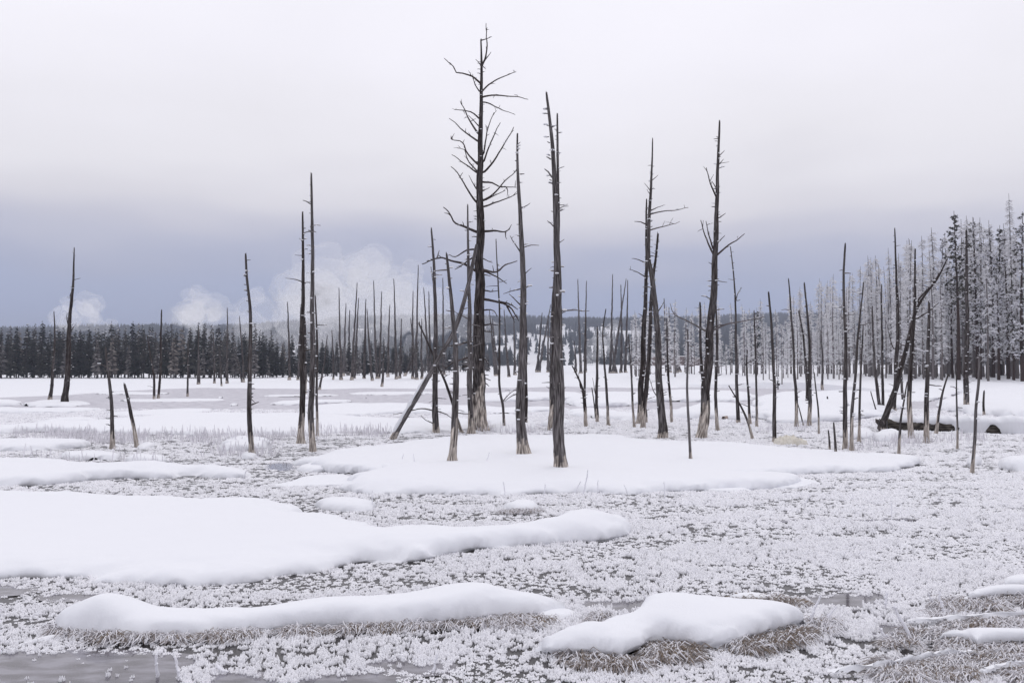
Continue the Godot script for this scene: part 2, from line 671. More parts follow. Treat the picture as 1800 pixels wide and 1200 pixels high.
func make_land() -> void:
	# one sheet to the horizon, under everything
	flat_sheet("ground", PackedVector2Array([Vector2(-2400, 200), Vector2(2400, 200), Vector2(2400, -2400), Vector2(-2400, -2400)]), -0.6, mats.far_snow)
	flat_sheet("marsh", PackedVector2Array([Vector2(-90, 25), Vector2(90, 25), Vector2(90, -62), Vector2(-90, -62)]), 0.0, mats.mud)
	# frosted ice farther out, with a wandering shore
	var edge := PackedVector2Array()
	for i in 81:
		var x := -90.0 + i * 2.25
		var row := lerpf(752.0, 742.0, clampf((x + 20.0) / 40.0, 0.0, 1.0))
		var d := EYE * LENS / (row - 648.0)
		edge.append(Vector2(x, -d - 3.0 * broad.get_noise_2d(x * 0.4, 3.0) - 1.0 * fine.get_noise_2d(x * 0.6, 8.0)))
	edge.append(Vector2(150, -40))
	edge.append(Vector2(150, -260))
	edge.append(Vector2(-190, -260))
	edge.append(Vector2(-190, -40))
	flat_sheet("frozen_pond", edge, 0.006, mats.pond)
	# the snow plain beyond it; its near edge by place in the frame
	var xs := [-400.0, 0.0, 120.0, 200.0, 300.0, 420.0, 560.0, 700.0, 850.0, 1000.0, 1200.0, 1400.0, 1560.0, 1700.0, 2200.0]
	var rows := [699.0, 698.0, 696.0, 688.0, 684.0, 682.0, 683.0, 683.0, 681.0, 680.0, 681.0, 684.0, 692.0, 690.0, 690.0]
	var sh := Shape.new()
	var na := 300
	var nd := 120
	for k in nd:
		for i in na:
			var px := lerpf(-500.0, 2300.0, float(i) / (na - 1))
			var q := 0
			while q < xs.size() - 2 and px > xs[q + 1]:
				q += 1
			var row := lerpf(rows[q], rows[q + 1], clampf((px - xs[q]) / (xs[q + 1] - xs[q]), 0.0, 1.0))
			var near := EYE * LENS / (row - 648.0)
			var u := float(k) / (nd - 1)
			var d := near - 6.0 + (12.0 * u / 0.35 if u < 0.35 else 12.0 + 700.0 * pow((u - 0.35) / 0.65, 2.6) + 90.0 * (u - 0.35))
			var x := (px - 900.0) / LENS * d
			var over := d - near + 5.0 * broad.get_noise_2d(x * 0.16, 5.0) + 2.0 * fine.get_noise_2d(x * 0.25, 7.0)
			var y := land(x, d) + 0.16 * smoothstep(-0.6, 1.6, over) - 0.05 + 0.10 * broad.get_noise_2d(x * 0.3, d * 0.3) * smoothstep(0.0, 6.0, over)
			sh.add(Vector3(x, y if over > -0.6 else -0.04, -d), Vector3.UP, Color.WHITE, Vector2(x, d))
	for k in nd - 1:
		for i in na - 1:
			var a := k * na + i
			sh.tri(a, a + na, a + 1)
			sh.tri(a + 1, a + na, a + na + 1)
	smooth(sh)
	var o := part("snow_plain", sh.mesh(mats.snow))
	o.set_meta("kind", "structure")


func hill_height(x: float, d: float) -> float:
	var t := smoothstep(460.0, 1850.0, d)
	var top := 94.0 + 9.0 * broad.get_noise_2d(x * 0.004, 1.0) + 4.0 * fine.get_noise_2d(x * 0.01, 3.0) - 20.0 * smoothstep(-180.0, -620.0, x) - 18.0 * smoothstep(650.0, 1300.0, x)
	return 1.5 + top * t + 10.0 * broad.get_noise_2d(x * 0.010, d * 0.010) * t * (1.0 - t) * 4.0


func make_hills() -> void:
	var sh := Shape.new()
	var na := 160
	var nd := 70
	for k in nd:
		for i in na:
			var d := 420.0 + 1600.0 * k / (nd - 1)
			var x := lerpf(-1800.0, 1800.0, float(i) / (na - 1))
			sh.add(Vector3(x, hill_height(x, d), -d), Vector3.UP, Color.WHITE)
	for k in nd - 1:
		for i in na - 1:
			var a := k * na + i
			sh.tri(a, a + na, a + 1)
			sh.tri(a + 1, a + na, a + na + 1)
	smooth(sh)
	part("hills", sh.mesh(mats.far_snow)).set_meta("kind", "structure")
	# the wood on the hills, open in snowy clearings
	var cone := Shape.new()
	for l in 3:
		var y0 := 0.08 + l * 0.27
		var r := 0.20 - l * 0.05
		var k := cone.add(Vector3(0, y0 + 0.42, 0), Vector3.UP, Color(0.030, 0.036, 0.034))
		for j in 6:
			var a := TAU * j / 6 + l
			cone.add(Vector3(cos(a) * r, y0 + 0.03 * (j % 2), sin(a) * r), Vector3(cos(a), 0.4, sin(a)).normalized(), Color(0.028, 0.033, 0.032))
		for j in 6:
			cone.tri(k, k + 1 + j, k + 1 + (j + 1) % 6)
	var places := []
	for i in 46000:
		var d := sqrt(rng.randf_range(470.0 * 470.0, 1950.0 * 1950.0))
		var x := rng.randf_range(-0.66, 0.66) * d
		var px := x / d * LENS + 900.0
		var open := broad.get_noise_2d(x * 0.022 + 7.0, d * 0.012) + 0.35 * fine.get_noise_2d(x * 0.03, d * 0.02)
		var bare := 0.35 * smoothstep(820.0, 930.0, px) * (1.0 - smoothstep(1090.0, 1180.0, px)) * (1.0 - smoothstep(1200.0, 1600.0, d))
		if open + bare * 1.3 > 0.12 + 0.35 * smoothstep(1300.0, 1750.0, d) and rng.randf() > 0.06:
			continue
		if d < 620.0 and rng.randf() < 0.7:
			continue
		var s := rng.randf_range(9.0, 17.0)
		places.append(Transform3D(Basis(Vector3.UP, rng.randf() * TAU).scaled(Vector3(s, s, s)), Vector3(x, hill_height(x, d) - 0.5, -d)))
	var o := many("hillside_forest", cone.mesh(mats.needles), places)
	tag(o, "dark conifer wood covering the blue far hills", "forest", "", "stuff")
	# the low brown bank in front of the hills
	var b := Shape.new()
	var nb := 40
	for k in 14:
		for i in nb:
			var u := float(i) / (nb - 1)
			var t := float(k) / 13.0
			var x := lerpf(44.0, 94.0, u)
			var y := 3.0 + 2.2 + sin(PI * u) * 1.6 + 0.4 * fine.get_noise_2d(x * 0.2, t)
			y *= smoothstep(0.0, 0.25, u) * smoothstep(0.0, 0.3, 1.0 - u)
			b.add(Vector3(x, y * smoothstep(0.0, 0.75, t) + 0.6, -lerpf(356.0, 372.0, t) - 4.0 * broad.get_noise_2d(x * 0.05, 3.0)), Vector3.UP, Color.WHITE)
	for k in 13:
		for i in nb - 1:
			var a := k * nb + i
			b.tri(a, a + nb, a + 1)
			b.tri(a + 1, a + nb, a + nb + 1)
	smooth(b)
	var bank := part("earth_bank", b.mesh(mats.bank))
	tag(bank, "low brown earth bank capped with snow below the far hills", "bank")
	var cap := Shape.new()
	for k in 6:
		for i in nb:
			var u := float(i) / (nb - 1)
			var t := float(k) / 5.0
			var x := lerpf(46.0, 92.0, u)
			var y := 3.0 + 2.2 + sin(PI * u) * 1.6
			y *= smoothstep(0.0, 0.25, u) * smoothstep(0.0, 0.3, 1.0 - u)
			cap.add(Vector3(x, y + 0.6 - 0.3 + 0.75 * sin(PI * (0.12 + 0.88 * t)), -lerpf(367.5, 380.0, t) - 4.0 * broad.get_noise_2d(x * 0.05, 3.0)), Vector3.UP, Color.WHITE)
	for k in 5:
		for i in nb - 1:
			var a := k * nb + i
			cap.tri(a, a + nb, a + 1)
			cap.tri(a + 1, a + nb, a + nb + 1)
	smooth(cap)
	part("snow_cover", cap.mesh(mats.far_snow), bank)


# ------------------------------------------------------------------ frost on the marsh
func make_frost() -> void:
	var kinds := []
	for k in 7:
		var sh := Shape.new()
		var count := 11 + k % 3
		for i in count:
			var a := rng.randf() * TAU
			var r := sqrt(rng.randf()) * 1.0
			var s := rng.randf_range(0.20, 0.36)
			var g := rng.randf_range(0.94, 1.0)
			var at := Vector3(cos(a) * r, s * 0.45, sin(a) * r)
			sh.lump(at, Vector3(s, s * rng.randf_range(0.7, 1.2), s * rng.randf_range(0.8, 1.1)), rng.randf() * TAU, Color(g, g, g))
			if rng.randf() < 0.6:
				var q := s * rng.randf_range(0.5, 0.75)
				sh.lump(at + Vector3(rng.randf_range(-0.5, 0.5) * s, s * rng.randf_range(0.6, 1.0), rng.randf_range(-0.5, 0.5) * s), Vector3(q, q, q), rng.randf() * TAU, Color(g, g, g))
		kinds.append(sh.mesh(mats.frost))
	var pools := []
	for p in [[-60, 1143, 30, 1152, 150, 1148, 260, 1152, 330, 1158, 350, 1168, 300, 1180, 330, 1215, -60, 1215], [380, 1186, 470, 1190, 500, 1215, 350, 1215], [520, 1196, 600, 1188, 660, 1184, 700, 1190, 690, 1215, 530, 1215], [640, 1168, 690, 1164, 740, 1172, 770, 1168, 790, 1178, 720, 1184, 650, 1176], [998, 1063, 1060, 1060, 1140, 1058, 1140, 1066, 1110, 1074, 1050, 1075], [1412, 1054, 1470, 1050, 1560, 1046, 1558, 1056, 1500, 1072, 1440, 1066], [1535, 1106, 1565, 1098, 1590, 1106, 1578, 1124, 1548, 1120], [1310, 914, 1420, 915, 1440, 917, 1330, 917], [1480, 915, 1600, 912, 1632, 914, 1600, 919, 1490, 918], [-60, 1030, 20, 1032, 60, 1040, 10, 1046, -60, 1044], [70, 1048, 200, 1046, 215, 1052, 100, 1056], [1500, 796, 1560, 798, 1620, 806, 1560, 812, 1500, 804], [465, 818, 500, 812, 530, 822, 480, 830]]:
		var shore := outline(p, [], 0.0)
		pools.append(shore)
		var rim := PackedVector2Array()
		for q in Geometry2D.offset_polygon(shore, 0.10)[0]:
			rim.append(q)
		flat_sheet("pool", rim, 0.004 + 0.0004 * pools.size(), mats.pool)
	var places := [[], [], [], [], [], [], []]
	# rows of growing spacing away from the camera
	var d := 4.2
	while d < 46.0:
		var step := 0.0056 * d + 0.010
		var half := d * 0.62 + 3.6
		var x := -half
		while x < half:
			var px := x + rng.randf_range(-0.5, 0.5) * step
			var pd := d + rng.randf_range(-0.5, 0.5) * step
			x += step
			# ragged gaps, wider on the left and toward the pools
			var hole := fine.get_noise_2d(px * 6.5, pd * 10.0) * 0.85 + broad.get_noise_2d(px * 1.2, pd * 2.6) * 0.38
			var limit := lerpf(0.15, 0.20, smoothstep(-4.0, 4.0, px)) + 0.10 * broad.get_noise_2d(px * 0.22, pd * 0.9) + lerpf(-0.03, 0.03, smoothstep(7.0, 12.0, pd))
			if d > 16.0:
				limit = maxf(limit, 0.20)
			if hole > limit and rng.randf() > 0.12:
				continue
			var q := Vector2(px, -pd)
			var wet := false
			for pool in pools:
				if Geometry2D.is_point_in_polygon(q, pool):
					wet = true
					break
			if wet and rng.randf() > 0.05:
				continue
			var hid := false
			for ft: Foot in mounds:
				if ft.at(px, -pd) > 0.05 + (0.004 * d) * rng.randf() * rng.randf():
					hid = true
					break
			if hid:
				continue
			var thick := smoothstep(-0.5, 0.4, broad.get_noise_2d(px * 0.8 + 30.0, pd * 1.5) + 0.4 * fine.get_noise_2d(px * 2.0, pd * 2.0))
			var s := step * rng.randf_range(0.5, 0.86) * lerpf(0.78, 1.08, thick) * lerpf(0.86, 1.04, smoothstep(-3.0, 4.0, px))
			var tall := s * rng.randf_range(0.8, 1.5) * lerpf(0.7, 1.6, thick) * lerpf(1.0, 0.36, smoothstep(7.0, 20.0, d))
			if wet:
				s *= 0.6
			places[rng.randi() % 7].append(Transform3D(Basis(Vector3.UP, rng.randf() * TAU).scaled(Vector3(s, tall, s)), Vector3(px, 0.0, -pd)))
		d += step * 0.86
	var total := 0
	var o := Node3D.new()
	o.name = "frost_crust"
	add_child(o)
	tag(o, "knobbly white hoar frost crusting the wet marsh", "frost", "", "stuff")
	for k in 7:
		total += places[k].size()
		tag(many("frost_clumps", kinds[k], places[k], o), "", "", "", "stuff")
	print("frost clumps ", total)


# ------------------------------------------------------------------ the snow banks of the marsh
func make_banks() -> void:
	snow_bank("snow_bank", "long low snow ridge with a round hump, nearest the pool at bottom left", 0.15, 0.14,
		[92, 1112, 140, 1124, 230, 1124, 320, 1123, 400, 1118, 470, 1112, 560, 1106, 650, 1103, 720, 1101, 790, 1099, 870, 1092, 930, 1086, 985, 1078],
		[990, 1054, 900, 1044, 800, 1042, 700, 1050, 560, 1056, 420, 1066, 300, 1066, 200, 1050, 130, 1064],
		[[185, 1104, 0.28, 0.13], [560, 1094, 0.4, 0.03], [830, 1080, 0.42, 0.09], [640, 1092, 0.4, 0.02]])
	snow_bank("snow_bank", "smooth snow cap over brown grass at bottom centre right", 0.13, 0.13,
		[938, 1140, 955, 1156, 1000, 1158, 1050, 1154, 1085, 1164, 1105, 1164, 1128, 1146, 1165, 1132, 1200, 1146, 1250, 1148, 1300, 1140, 1350, 1128, 1400, 1112, 1438, 1104],
		[1425, 1080, 1340, 1072, 1250, 1066, 1180, 1062, 1130, 1072, 1105, 1090, 1050, 1108, 990, 1116],
		[[1180, 1108, 0.38, 0.10], [1340, 1108, 0.45, 0.05], [1020, 1140, 0.3, 0.04]], 0.06)
	snow_bank("snow_bank", "largest smooth snow bank filling the left of the foreground", 0.22, 0.22,
		[-200, 1022, 0, 1022, 120, 1020, 250, 1024, 350, 1028, 420, 1025, 480, 1014, 560, 1010, 620, 994, 740, 982, 860, 970, 960, 962, 1060, 952, 1125, 936],
		[1090, 908, 1000, 905, 930, 922, 860, 925, 740, 922, 690, 926, 655, 930, 630, 915, 560, 898, 540, 884, 440, 868, 200, 862, 0, 857, -200, 855],
		[[1005, 934, 0.9, 0.16], [710, 940, 0.45, 0.10], [600, 960, 1.2, 0.05]])
	snow_bank("snow_bank", "short snow tongue with a dark undercut edge right of the big left bank", 0.15, 0.14,
		[545, 892, 580, 900, 620, 902, 655, 899, 668, 893], [662, 878, 630, 874, 580, 873, 545, 876])
	snow_bank("snow_bank", "small loaf-shaped snow cap alone on the frosted marsh at centre", 0.16, 0.12,
		[882, 896, 900, 902, 925, 901, 946, 897], [942, 876, 915, 872, 890, 880])
	snow_bank("snow_bank", "wide white snow sheet around the feet of the central trunks", 0.20, 0.26,
		[512, 818, 560, 830, 640, 838, 1000, 856, 1300, 842, 1450, 834, 1590, 828, 1632, 818],
		[1600, 801, 1500, 793, 1400, 788, 1330, 778, 1250, 771, 1180, 773, 1120, 770, 1080, 763, 980, 764, 900, 761, 800, 763, 740, 772, 680, 781, 600, 788, 545, 798],
		[[760, 800, 2.2, 0.05], [1050, 800, 2.5, 0.05], [986, 822, 0.27, -0.13], [916, 797, 0.28, -0.12], [796, 809, 0.22, -0.09], [1214, 805, 0.14, -0.07]])
	snow_bank("snow_bank", "front lobe of white snow below the central snow sheet", 0.21, 0.24,
		[598, 858, 640, 870, 720, 873, 800, 870, 900, 873, 1050, 867, 1200, 867, 1330, 864, 1430, 852, 1360, 842],
		[1200, 818, 1000, 812, 860, 808, 760, 806, 690, 813, 640, 828],
		[[760, 845, 1.2, 0.06], [960, 845, 1.2, 0.03]])
	snow_bank("snow_bank", "low snow apron left of the central snow lobe", 0.07, 0.2,
		[470, 858, 540, 856, 600, 856, 640, 850], [620, 830, 560, 832, 500, 842])
	snow_bank("snow_bank", "tiny snow hump before the left tip of the central sheet", 0.10, 0.12, [515, 828, 550, 833, 585, 828], [575, 814, 545, 812])
	snow_bank("snow_bank", "long snow bank crossing the left edge above the largest bank", 0.2, 0.22,
		[-200, 862, 0, 858, 110, 852, 165, 844, 230, 840, 280, 844, 330, 836, 400, 842, 458, 838],
		[440, 822, 400, 814, 350, 816, 270, 809, 200, 812, 60, 801, 0, 803, -200, 803], [[395, 832, 0.5, 0.07], [250, 836, 0.8, 0.04]])
	snow_bank("snow_bank", "twin snow cushions just left of the thin leaning posts", 0.17, 0.15, [104, 806, 130, 811, 160, 808, 190, 811, 215, 808], [210, 792, 170, 789, 115, 789])
	snow_bank("snow_bank", "low snow cushion right of the twin cushions", 0.14, 0.16, [218, 812, 250, 815, 296, 815], [290, 800, 250, 794, 225, 798])
	snow_bank("snow_bank", "long flat snow loaf at the left edge below the reeds", 0.2, 0.18, [-120, 793, 30, 793, 100, 791, 168, 785], [168, 773, 120, 770, 0, 769, -120, 768])
	snow_bank("snow_bank", "snow-capped tussock behind the foot of the short leaning post", 0.13, 0.12, [236, 790, 255, 791, 274, 787], [272, 777, 245, 777])
	snow_bank("snow_bank", "snow-capped tussock around the foot of the thin left trunk", 0.2, 0.15, [384, 796, 410, 794, 440, 792, 476, 786], [470, 770, 430, 767, 400, 769])
	snow_bank("snow_bank", "small snow heap touching the thin left trunk", 0.12, 0.14, [418, 806, 440, 808, 460, 803], [445, 790, 425, 793])
	snow_bank("snow_bank", "long snow bank behind the frosted reeds on the left", 0.19, 0.3,
		[-150, 768, 0, 764, 60, 760, 180, 763, 300, 763, 350, 768, 430, 764, 520, 766, 620, 760, 700, 764, 790, 758, 850, 756],
		[850, 732, 700, 734, 560, 727, 400, 724, 300, 726, 220, 731, 175, 738, 60, 742, 0, 746, -150, 746], [[300, 752, 1.5, 0.05]])
	snow_bank("snow_bank", "flat snow strip beyond the left end of the reed bank", 0.14, 0.25, [58, 743, 120, 741, 172, 739], [168, 732, 110, 731, 70, 735])
	snow_bank("snow_bank", "snow cushion at the foot of the tall dark left snag", 0.22, 0.35, [38, 714, 90, 716, 150, 713], [152, 704, 100, 702, 50, 705])
	snow_bank("snow_bank", "snow cushion at the left edge beside the dark snag", 0.22, 0.35, [-80, 715, 0, 715, 34, 713], [30, 703, 0, 702, -80, 702])
	snow_bank("snow_bank", "long thin snow strip with a dark edge on the left ice", 0.2, 0.3, [-80, 728, 60, 727, 140, 725, 180, 721], [176, 716, 90, 716, -80, 716])
	snow_bank("snow_bank", "flat snow pan in the middle of the ice behind the twin trunks", 0.16, 0.3, [474, 712, 520, 713, 570, 709, 620, 707], [618, 702, 540, 702, 490, 704])
	snow_bank("snow_bank", "narrow snow pan running toward the leaning log", 0.17, 0.3, [520, 722, 560, 733, 620, 732, 700, 728, 780, 726, 860, 728, 905, 722], [880, 713, 800, 711, 700, 708, 600, 708, 545, 711])
	snow_bank("snow_bank", "white lump of snow alone on the left ice", 0.16, 0.25, [402, 714, 420, 714], [416, 707, 405, 708])
	snow_bank("snow_bank", "tiny white lump on the ice farther left", 0.12, 0.2, [382, 700, 393, 700], [390, 696, 384, 696])
	snow_bank("snow_bank", "tiny white lump on the ice before the far thin trunks", 0.12, 0.2, [638, 700, 646, 700], [644, 697, 640, 697])
	snow_bank("snow_bank", "rounded snow mound behind the foot of the tallest tree", 0.26, 0.3, [848, 760, 905, 762, 945, 754], [925, 732, 885, 725, 845, 728], [[880, 745, 1.0, 0.1]])
	snow_bank("snow_bank", "small snow mound between the tallest tree and the twin middle trunks", 0.22, 0.25, [945, 750, 975, 753, 1005, 746], [1000, 733, 960, 736])
	snow_bank("snow_bank", "snow shelf with a dark edge beyond the tallest tree", 0.28, 0.4, [835, 706, 900, 706, 960, 704, 1000, 703, 1035, 700], [1030, 689, 950, 689, 880, 688, 840, 692])
	snow_bank("snow_bank", "thin snow shelf right behind the tallest tree", 0.16, 0.3, [850, 727, 900, 728, 960, 724, 1000, 722], [990, 714, 920, 714, 860, 716])
	snow_bank("snow_bank", "thick snow shelf with a dark hollow between the slim middle trunks", 0.32, 0.4, [995, 716, 1060, 716, 1100, 715, 1140, 706, 1240, 707, 1330, 705], [1330, 687, 1200, 685, 1100, 689, 1000, 690])
	snow_bank("snow_bank", "low snow hummock at the feet of the slim middle trunks", 0.2, 0.3, [1000, 732, 1050, 736, 1100, 740, 1140, 736], [1130, 724, 1060, 718, 1000, 717])
	snow_bank("snow_bank", "large smooth snow hump right of the twin right trunks", 0.34, 0.4, [1175, 734, 1230, 737, 1290, 738, 1330, 738], [1330, 708, 1260, 706, 1210, 711, 1185, 720])
	snow_bank("snow_bank", "broad white bank behind the row of slim right trunks", 0.34, 0.5, [1325, 742, 1380, 746, 1440, 744, 1500, 740, 1560, 732, 1590, 716], [1600, 690, 1500, 685, 1400, 687, 1330, 692], [[1380, 730, 1.5, 0.12]])
	snow_bank("snow_bank", "snow hummock between the slim right trunks and the root plate", 0.25, 0.3, [1468, 768, 1500, 774, 1540, 770], [1535, 752, 1490, 748])
	snow_bank("snow_bank", "rounded snow heap in front of the root plate", 0.26, 0.25, [1528, 776, 1560, 779, 1592, 770], [1582, 752, 1550, 751])
	snow_bank("snow_bank", "high white bank at the right edge behind the fallen log", 0.42, 0.4, [1645, 718, 1690, 727, 1740, 732, 1800, 736, 1950, 738], [1950, 680, 1800, 677, 1730, 678, 1670, 695], [[1740, 715, 2.0, 0.1]])
	snow_bank("snow_bank", "white bank upstream of the log beneath the wood", 0.25, 0.4, [1590, 708, 1640, 704, 1690, 690], [1680, 676, 1620, 680, 1585, 690])
	snow_bank("snow_bank", "round snow ball at the foot of the grey right post", 0.26, 0.2, [1691, 816, 1712, 821, 1734, 816], [1730, 800, 1712, 797, 1696, 801])
	snow_bank("snow_bank", "round snow cushion at the right edge", 0.26, 0.22, [1750, 824, 1780, 829, 1860, 829], [1860, 799, 1790, 799, 1760, 804])
	snow_bank("snow_bank", "thin crust of snow running right from the central sheet", 0.06, 0.2, [1180, 858, 1260, 868, 1330, 862, 1420, 858, 1440, 850], [1400, 836, 1250, 836, 1190, 840])
	snow_bank("snow_bank", "snow-dusted frost ledge at the left corner of the pool", 0.05, 0.08, [8, 1140, 40, 1134, 100, 1126, 130, 1122], [120, 1108, 60, 1118, 14, 1128])
	snow_bank("snow_bank", "frosted snow collar trailing right of the long low ridge", 0.06, 0.1, [930, 1090, 970, 1094, 1020, 1086, 1010, 1076], [990, 1066, 950, 1068])
	snow_bank("snow_bank", "frosty grass hump behind the smooth snow cap", 0.09, 0.1, [1275, 1060, 1310, 1064, 1360, 1062, 1400, 1060], [1380, 1046, 1320, 1036, 1290, 1040])
	snow_bank("snow_bank", "narrow snow streak across the ice left of the lone slender trunk", 0.07, 0.25, [200, 705, 260, 707, 330, 706, 400, 704], [390, 700, 300, 700, 220, 701])
	snow_bank("snow_bank", "faint snow streak on the ice before the far left pair of posts", 0.07, 0.25, [150, 692, 220, 694, 300, 693], [290, 689, 200, 688])
	snow_bank("snow_bank", "thin snow streak on the ice right of the lone slender trunk", 0.07, 0.25, [450, 697, 520, 698, 600, 696], [590, 692, 480, 693])
	snow_bank("snow_bank", "snow streak on the ice under the far bare group", 0.07, 0.25, [600, 693, 680, 695, 770, 692], [760, 688, 640, 688])
	snow_bank("snow_bank", "low snow patch left of the reed bank's middle", 0.08, 0.25, [180, 731, 260, 731, 330, 727, 380, 722], [370, 716, 280, 718, 200, 723])
	# ribbons of snow on the matted grass at bottom right
	snow_bank("snow_bank", "upper ribbon of snow over matted grass at bottom right", 0.06, 0.07, [1690, 1066, 1740, 1058, 1800, 1056, 1880, 1052], [1880, 1036, 1800, 1040, 1740, 1040, 1700, 1052], [], 0.085)
	snow_bank("snow_bank", "topmost small snow hump on matted grass at the right edge", 0.06, 0.08, [1755, 1040, 1800, 1042, 1860, 1040], [1860, 1024, 1790, 1020, 1765, 1028], [], 0.085)
	snow_bank("snow_bank", "middle snow ribbon over matted grass at bottom right", 0.05, 0.07, [1590, 1104, 1680, 1098, 1760, 1094, 1880, 1090], [1880, 1078, 1760, 1084, 1660, 1090, 1600, 1096], [], 0.085)
	snow_bank("snow_bank", "thick snow ribbon with drips over grass at the bottom right", 0.07, 0.08, [1640, 1132, 1700, 1130, 1720, 1150, 1735, 1142, 1780, 1142, 1880, 1136], [1880, 1116, 1790, 1118, 1720, 1116, 1660, 1122], [], 0.085)
	snow_bank("snow_bank", "slanting snow streak below the thick ribbon at bottom right", 0.05, 0.07, [1450, 1196, 1560, 1186, 1660, 1164, 1720, 1158], [1715, 1148, 1650, 1152, 1560, 1172, 1460, 1184], [], 0.085)
	snow_bank("snow_bank", "snow streak at the lower right corner", 0.05, 0.07, [1720, 1196, 1780, 1182, 1880, 1178], [1880, 1166, 1780, 1170, 1730, 1184], [], 0.085)


# ------------------------------------------------------------------ the dead trees one can tell apart
func make_snags() -> void:
	var a := []
	for b in [[3.2, 255, 310, 225, 285, 185, 272, 155, 268, 140, 240, 100, 205], [2.4, 252, 345, 235, 315, 225, 275], [3.0, 270, 350, 300, 320, 350, 292, 420, 264], [3.0, 272, 375, 320, 368, 390, 374, 430, 375, 470, 386], [2.4, 272, 398, 300, 405, 350, 430, 412, 452], [2.8, 250, 465, 215, 440, 145, 432], [3.4, 250, 535, 220, 490, 190, 430, 172, 392], [3.2, 250, 570, 200, 535, 160, 500, 125, 470], [2.2, 250, 500, 208, 455], [3.4, 248, 670, 205, 625, 180, 575, 135, 562, 132, 546], [2.8, 250, 705, 210, 660, 190, 610, 160, 600], [3.0, 248, 710, 200, 675, 135, 630], [3.6, 245, 840, 215, 800, 180, 740, 155, 700, 130, 682], [2.4, 247, 785, 225, 750, 212, 722], [3.0, 275, 625, 290, 530, 320, 445], [3.2, 275, 660, 300, 590, 348, 490], [3.6, 278, 705, 310, 670, 350, 610, 410, 508], [3.4, 278, 750, 310, 752, 350, 770, 420, 772], [2.0, 375, 773, 382, 790, 378, 812], [3.4, 278, 828, 320, 800, 370, 745, 425, 695], [2.6, 280, 830, 330, 805, 370, 785], [3.2, 280, 857, 330, 838, 390, 815, 425, 800], [4.6, 243, 968, 190, 945, 145, 925, 125, 885, 98, 862], [4.4, 278, 966, 330, 964, 370, 968, 392, 955], [2.4, 372, 968, 372, 985, 378, 1000], [3.4, 242, 1045, 200, 1050, 150, 1080, 125, 1068], [3.4, 240, 1075, 200, 1100, 150, 1135], [4.6, 240, 1140, 190, 1110, 130, 1095, 80, 1083, 5, 1110], [2.6, 70, 1085, 80, 1050], [4.0, 275, 1135, 330, 1145, 370, 1115, 425, 1095], [3.4, 278, 1140, 320, 1160, 378, 1195], [2.6, 255, 1075, 290, 1095, 315, 1102], [2.2, 280, 785, 305, 772]]:
		a.append(from_crop(740, 20, 2.5, b[0], b.slice(1)))
	for b in [[4.6, 545, 245, 600, 255, 650, 270, 690, 300, 720, 355], [3.4, 620, 258, 670, 268, 715, 295], [3.0, 660, 278, 680, 320, 700, 362], [3.0, 545, 200, 580, 205, 615, 200], [3.2, 545, 375, 580, 370, 615, 375], [3.0, 545, 405, 595, 412], [3.0, 540, 640, 580, 650], [3.0, 540, 660, 572, 682], [3.4, 492, 455, 440, 465, 400, 478, 310, 484], [3.6, 492, 530, 440, 545, 400, 558, 350, 592], [3.2, 490, 580, 440, 584, 400, 596], [2.8, 545, 540, 570, 578], [2.8, 540, 120, 580, 130], [2.8, 545, 300, 590, 300, 612, 335]]:
		a.append(from_crop(660, 440, 2.857, b[0], b.slice(1)))
	a.append([3.2, 846, 116, 853, 102, 856, 80, 855, 60, 854, 41])
	a.append([2.2, 855, 68, 864, 64])
	a.append([2.4, 846, 116, 836, 104])
	a.append([2.4, 848, 112, 858, 98, 864, 91])
	snag("tallest dead tree with many crooked bare branches, dark trunk split pale at its foot", [841, 757, 842, 640, 843, 500, 844, 380, 843, 300, 845, 180, 846, 116, 845, 72], [24, 2.5], 0.22, 62, a, 0.0, 0.9)
	snag("thick bare trunk standing front centre in the snow with a split pale foot", [986, 823, 984, 700, 979, 500, 973, 350, 967, 240, 960, 160], [20, 4], 0.75, 22, [[3.0, 988, 546, 1010, 545, 1037, 546], [2.6, 978, 430, 992, 420]], 0.22, 1.6)
	snag("slimmer dead trunk rising behind the thick front centre trunk", [971, 756, 972, 640, 978, 480, 981, 380, 980, 290, 979, 201], [12, 3], 0.5, 42, [[2.0, 981, 296, 993, 292], [2.2, 972, 672, 952, 672]], 0.0, 1.4)
	snag("tall grey trunk between the tallest tree and the thick front trunk", [916, 798, 919, 640, 918, 480, 915, 380, 912, 300, 911, 235], [17, 3], 0.78, 26, [[2.6, 916, 444, 904, 428, 895, 413], [2.2, 920, 364, 932, 357], [2.6, 914, 536, 905, 526, 895, 517], [2.4, 910, 692, 899, 696, 886, 706], [2.2, 913, 508, 884, 516], [2.2, 924, 480, 934, 470]], 0.2, 1.5)
	snag("dark trunk tight behind the tall grey centre trunk", [924, 752, 924, 640, 922, 520, 920, 440], [8, 4], 0.25, 10, [], 0.0, 1.0)
	var leaner := snag("long dead log leaning steeply onto the tallest tree, snow along its lower back", [692, 772, 727, 706, 761, 650, 800, 580, 825, 500, 839, 432], [10.5, 6], 0.85, 14, [[3.0, 745, 680, 752, 668, 760, 662]], 0.0, 0.8)
	var back := Shape.new()
	var foot := leaner.position
	var bp := PackedVector3Array()
	var br := PackedFloat32Array()
	for i in 15:
		var t := i / 14.0
		var q := deep(lerpf(690, 752, t), lerpf(764, 656, t), -foot.z - 0.03) - foot
		bp.append(q + Vector3(0.01 * fine.get_noise_2d(t * 9.0, 2.0), 0, 0))
		br.append((0.085 + 0.05 * fine.get_noise_2d(t * 7.0, 5.0)) * smoothstep(0.0, 0.1, t) * (1.0 - 0.6 * t) + 0.01)
	back.tube(bp, br, 8, Color.WHITE)
	part("snow_strip", back.mesh(mats.snow), leaner)
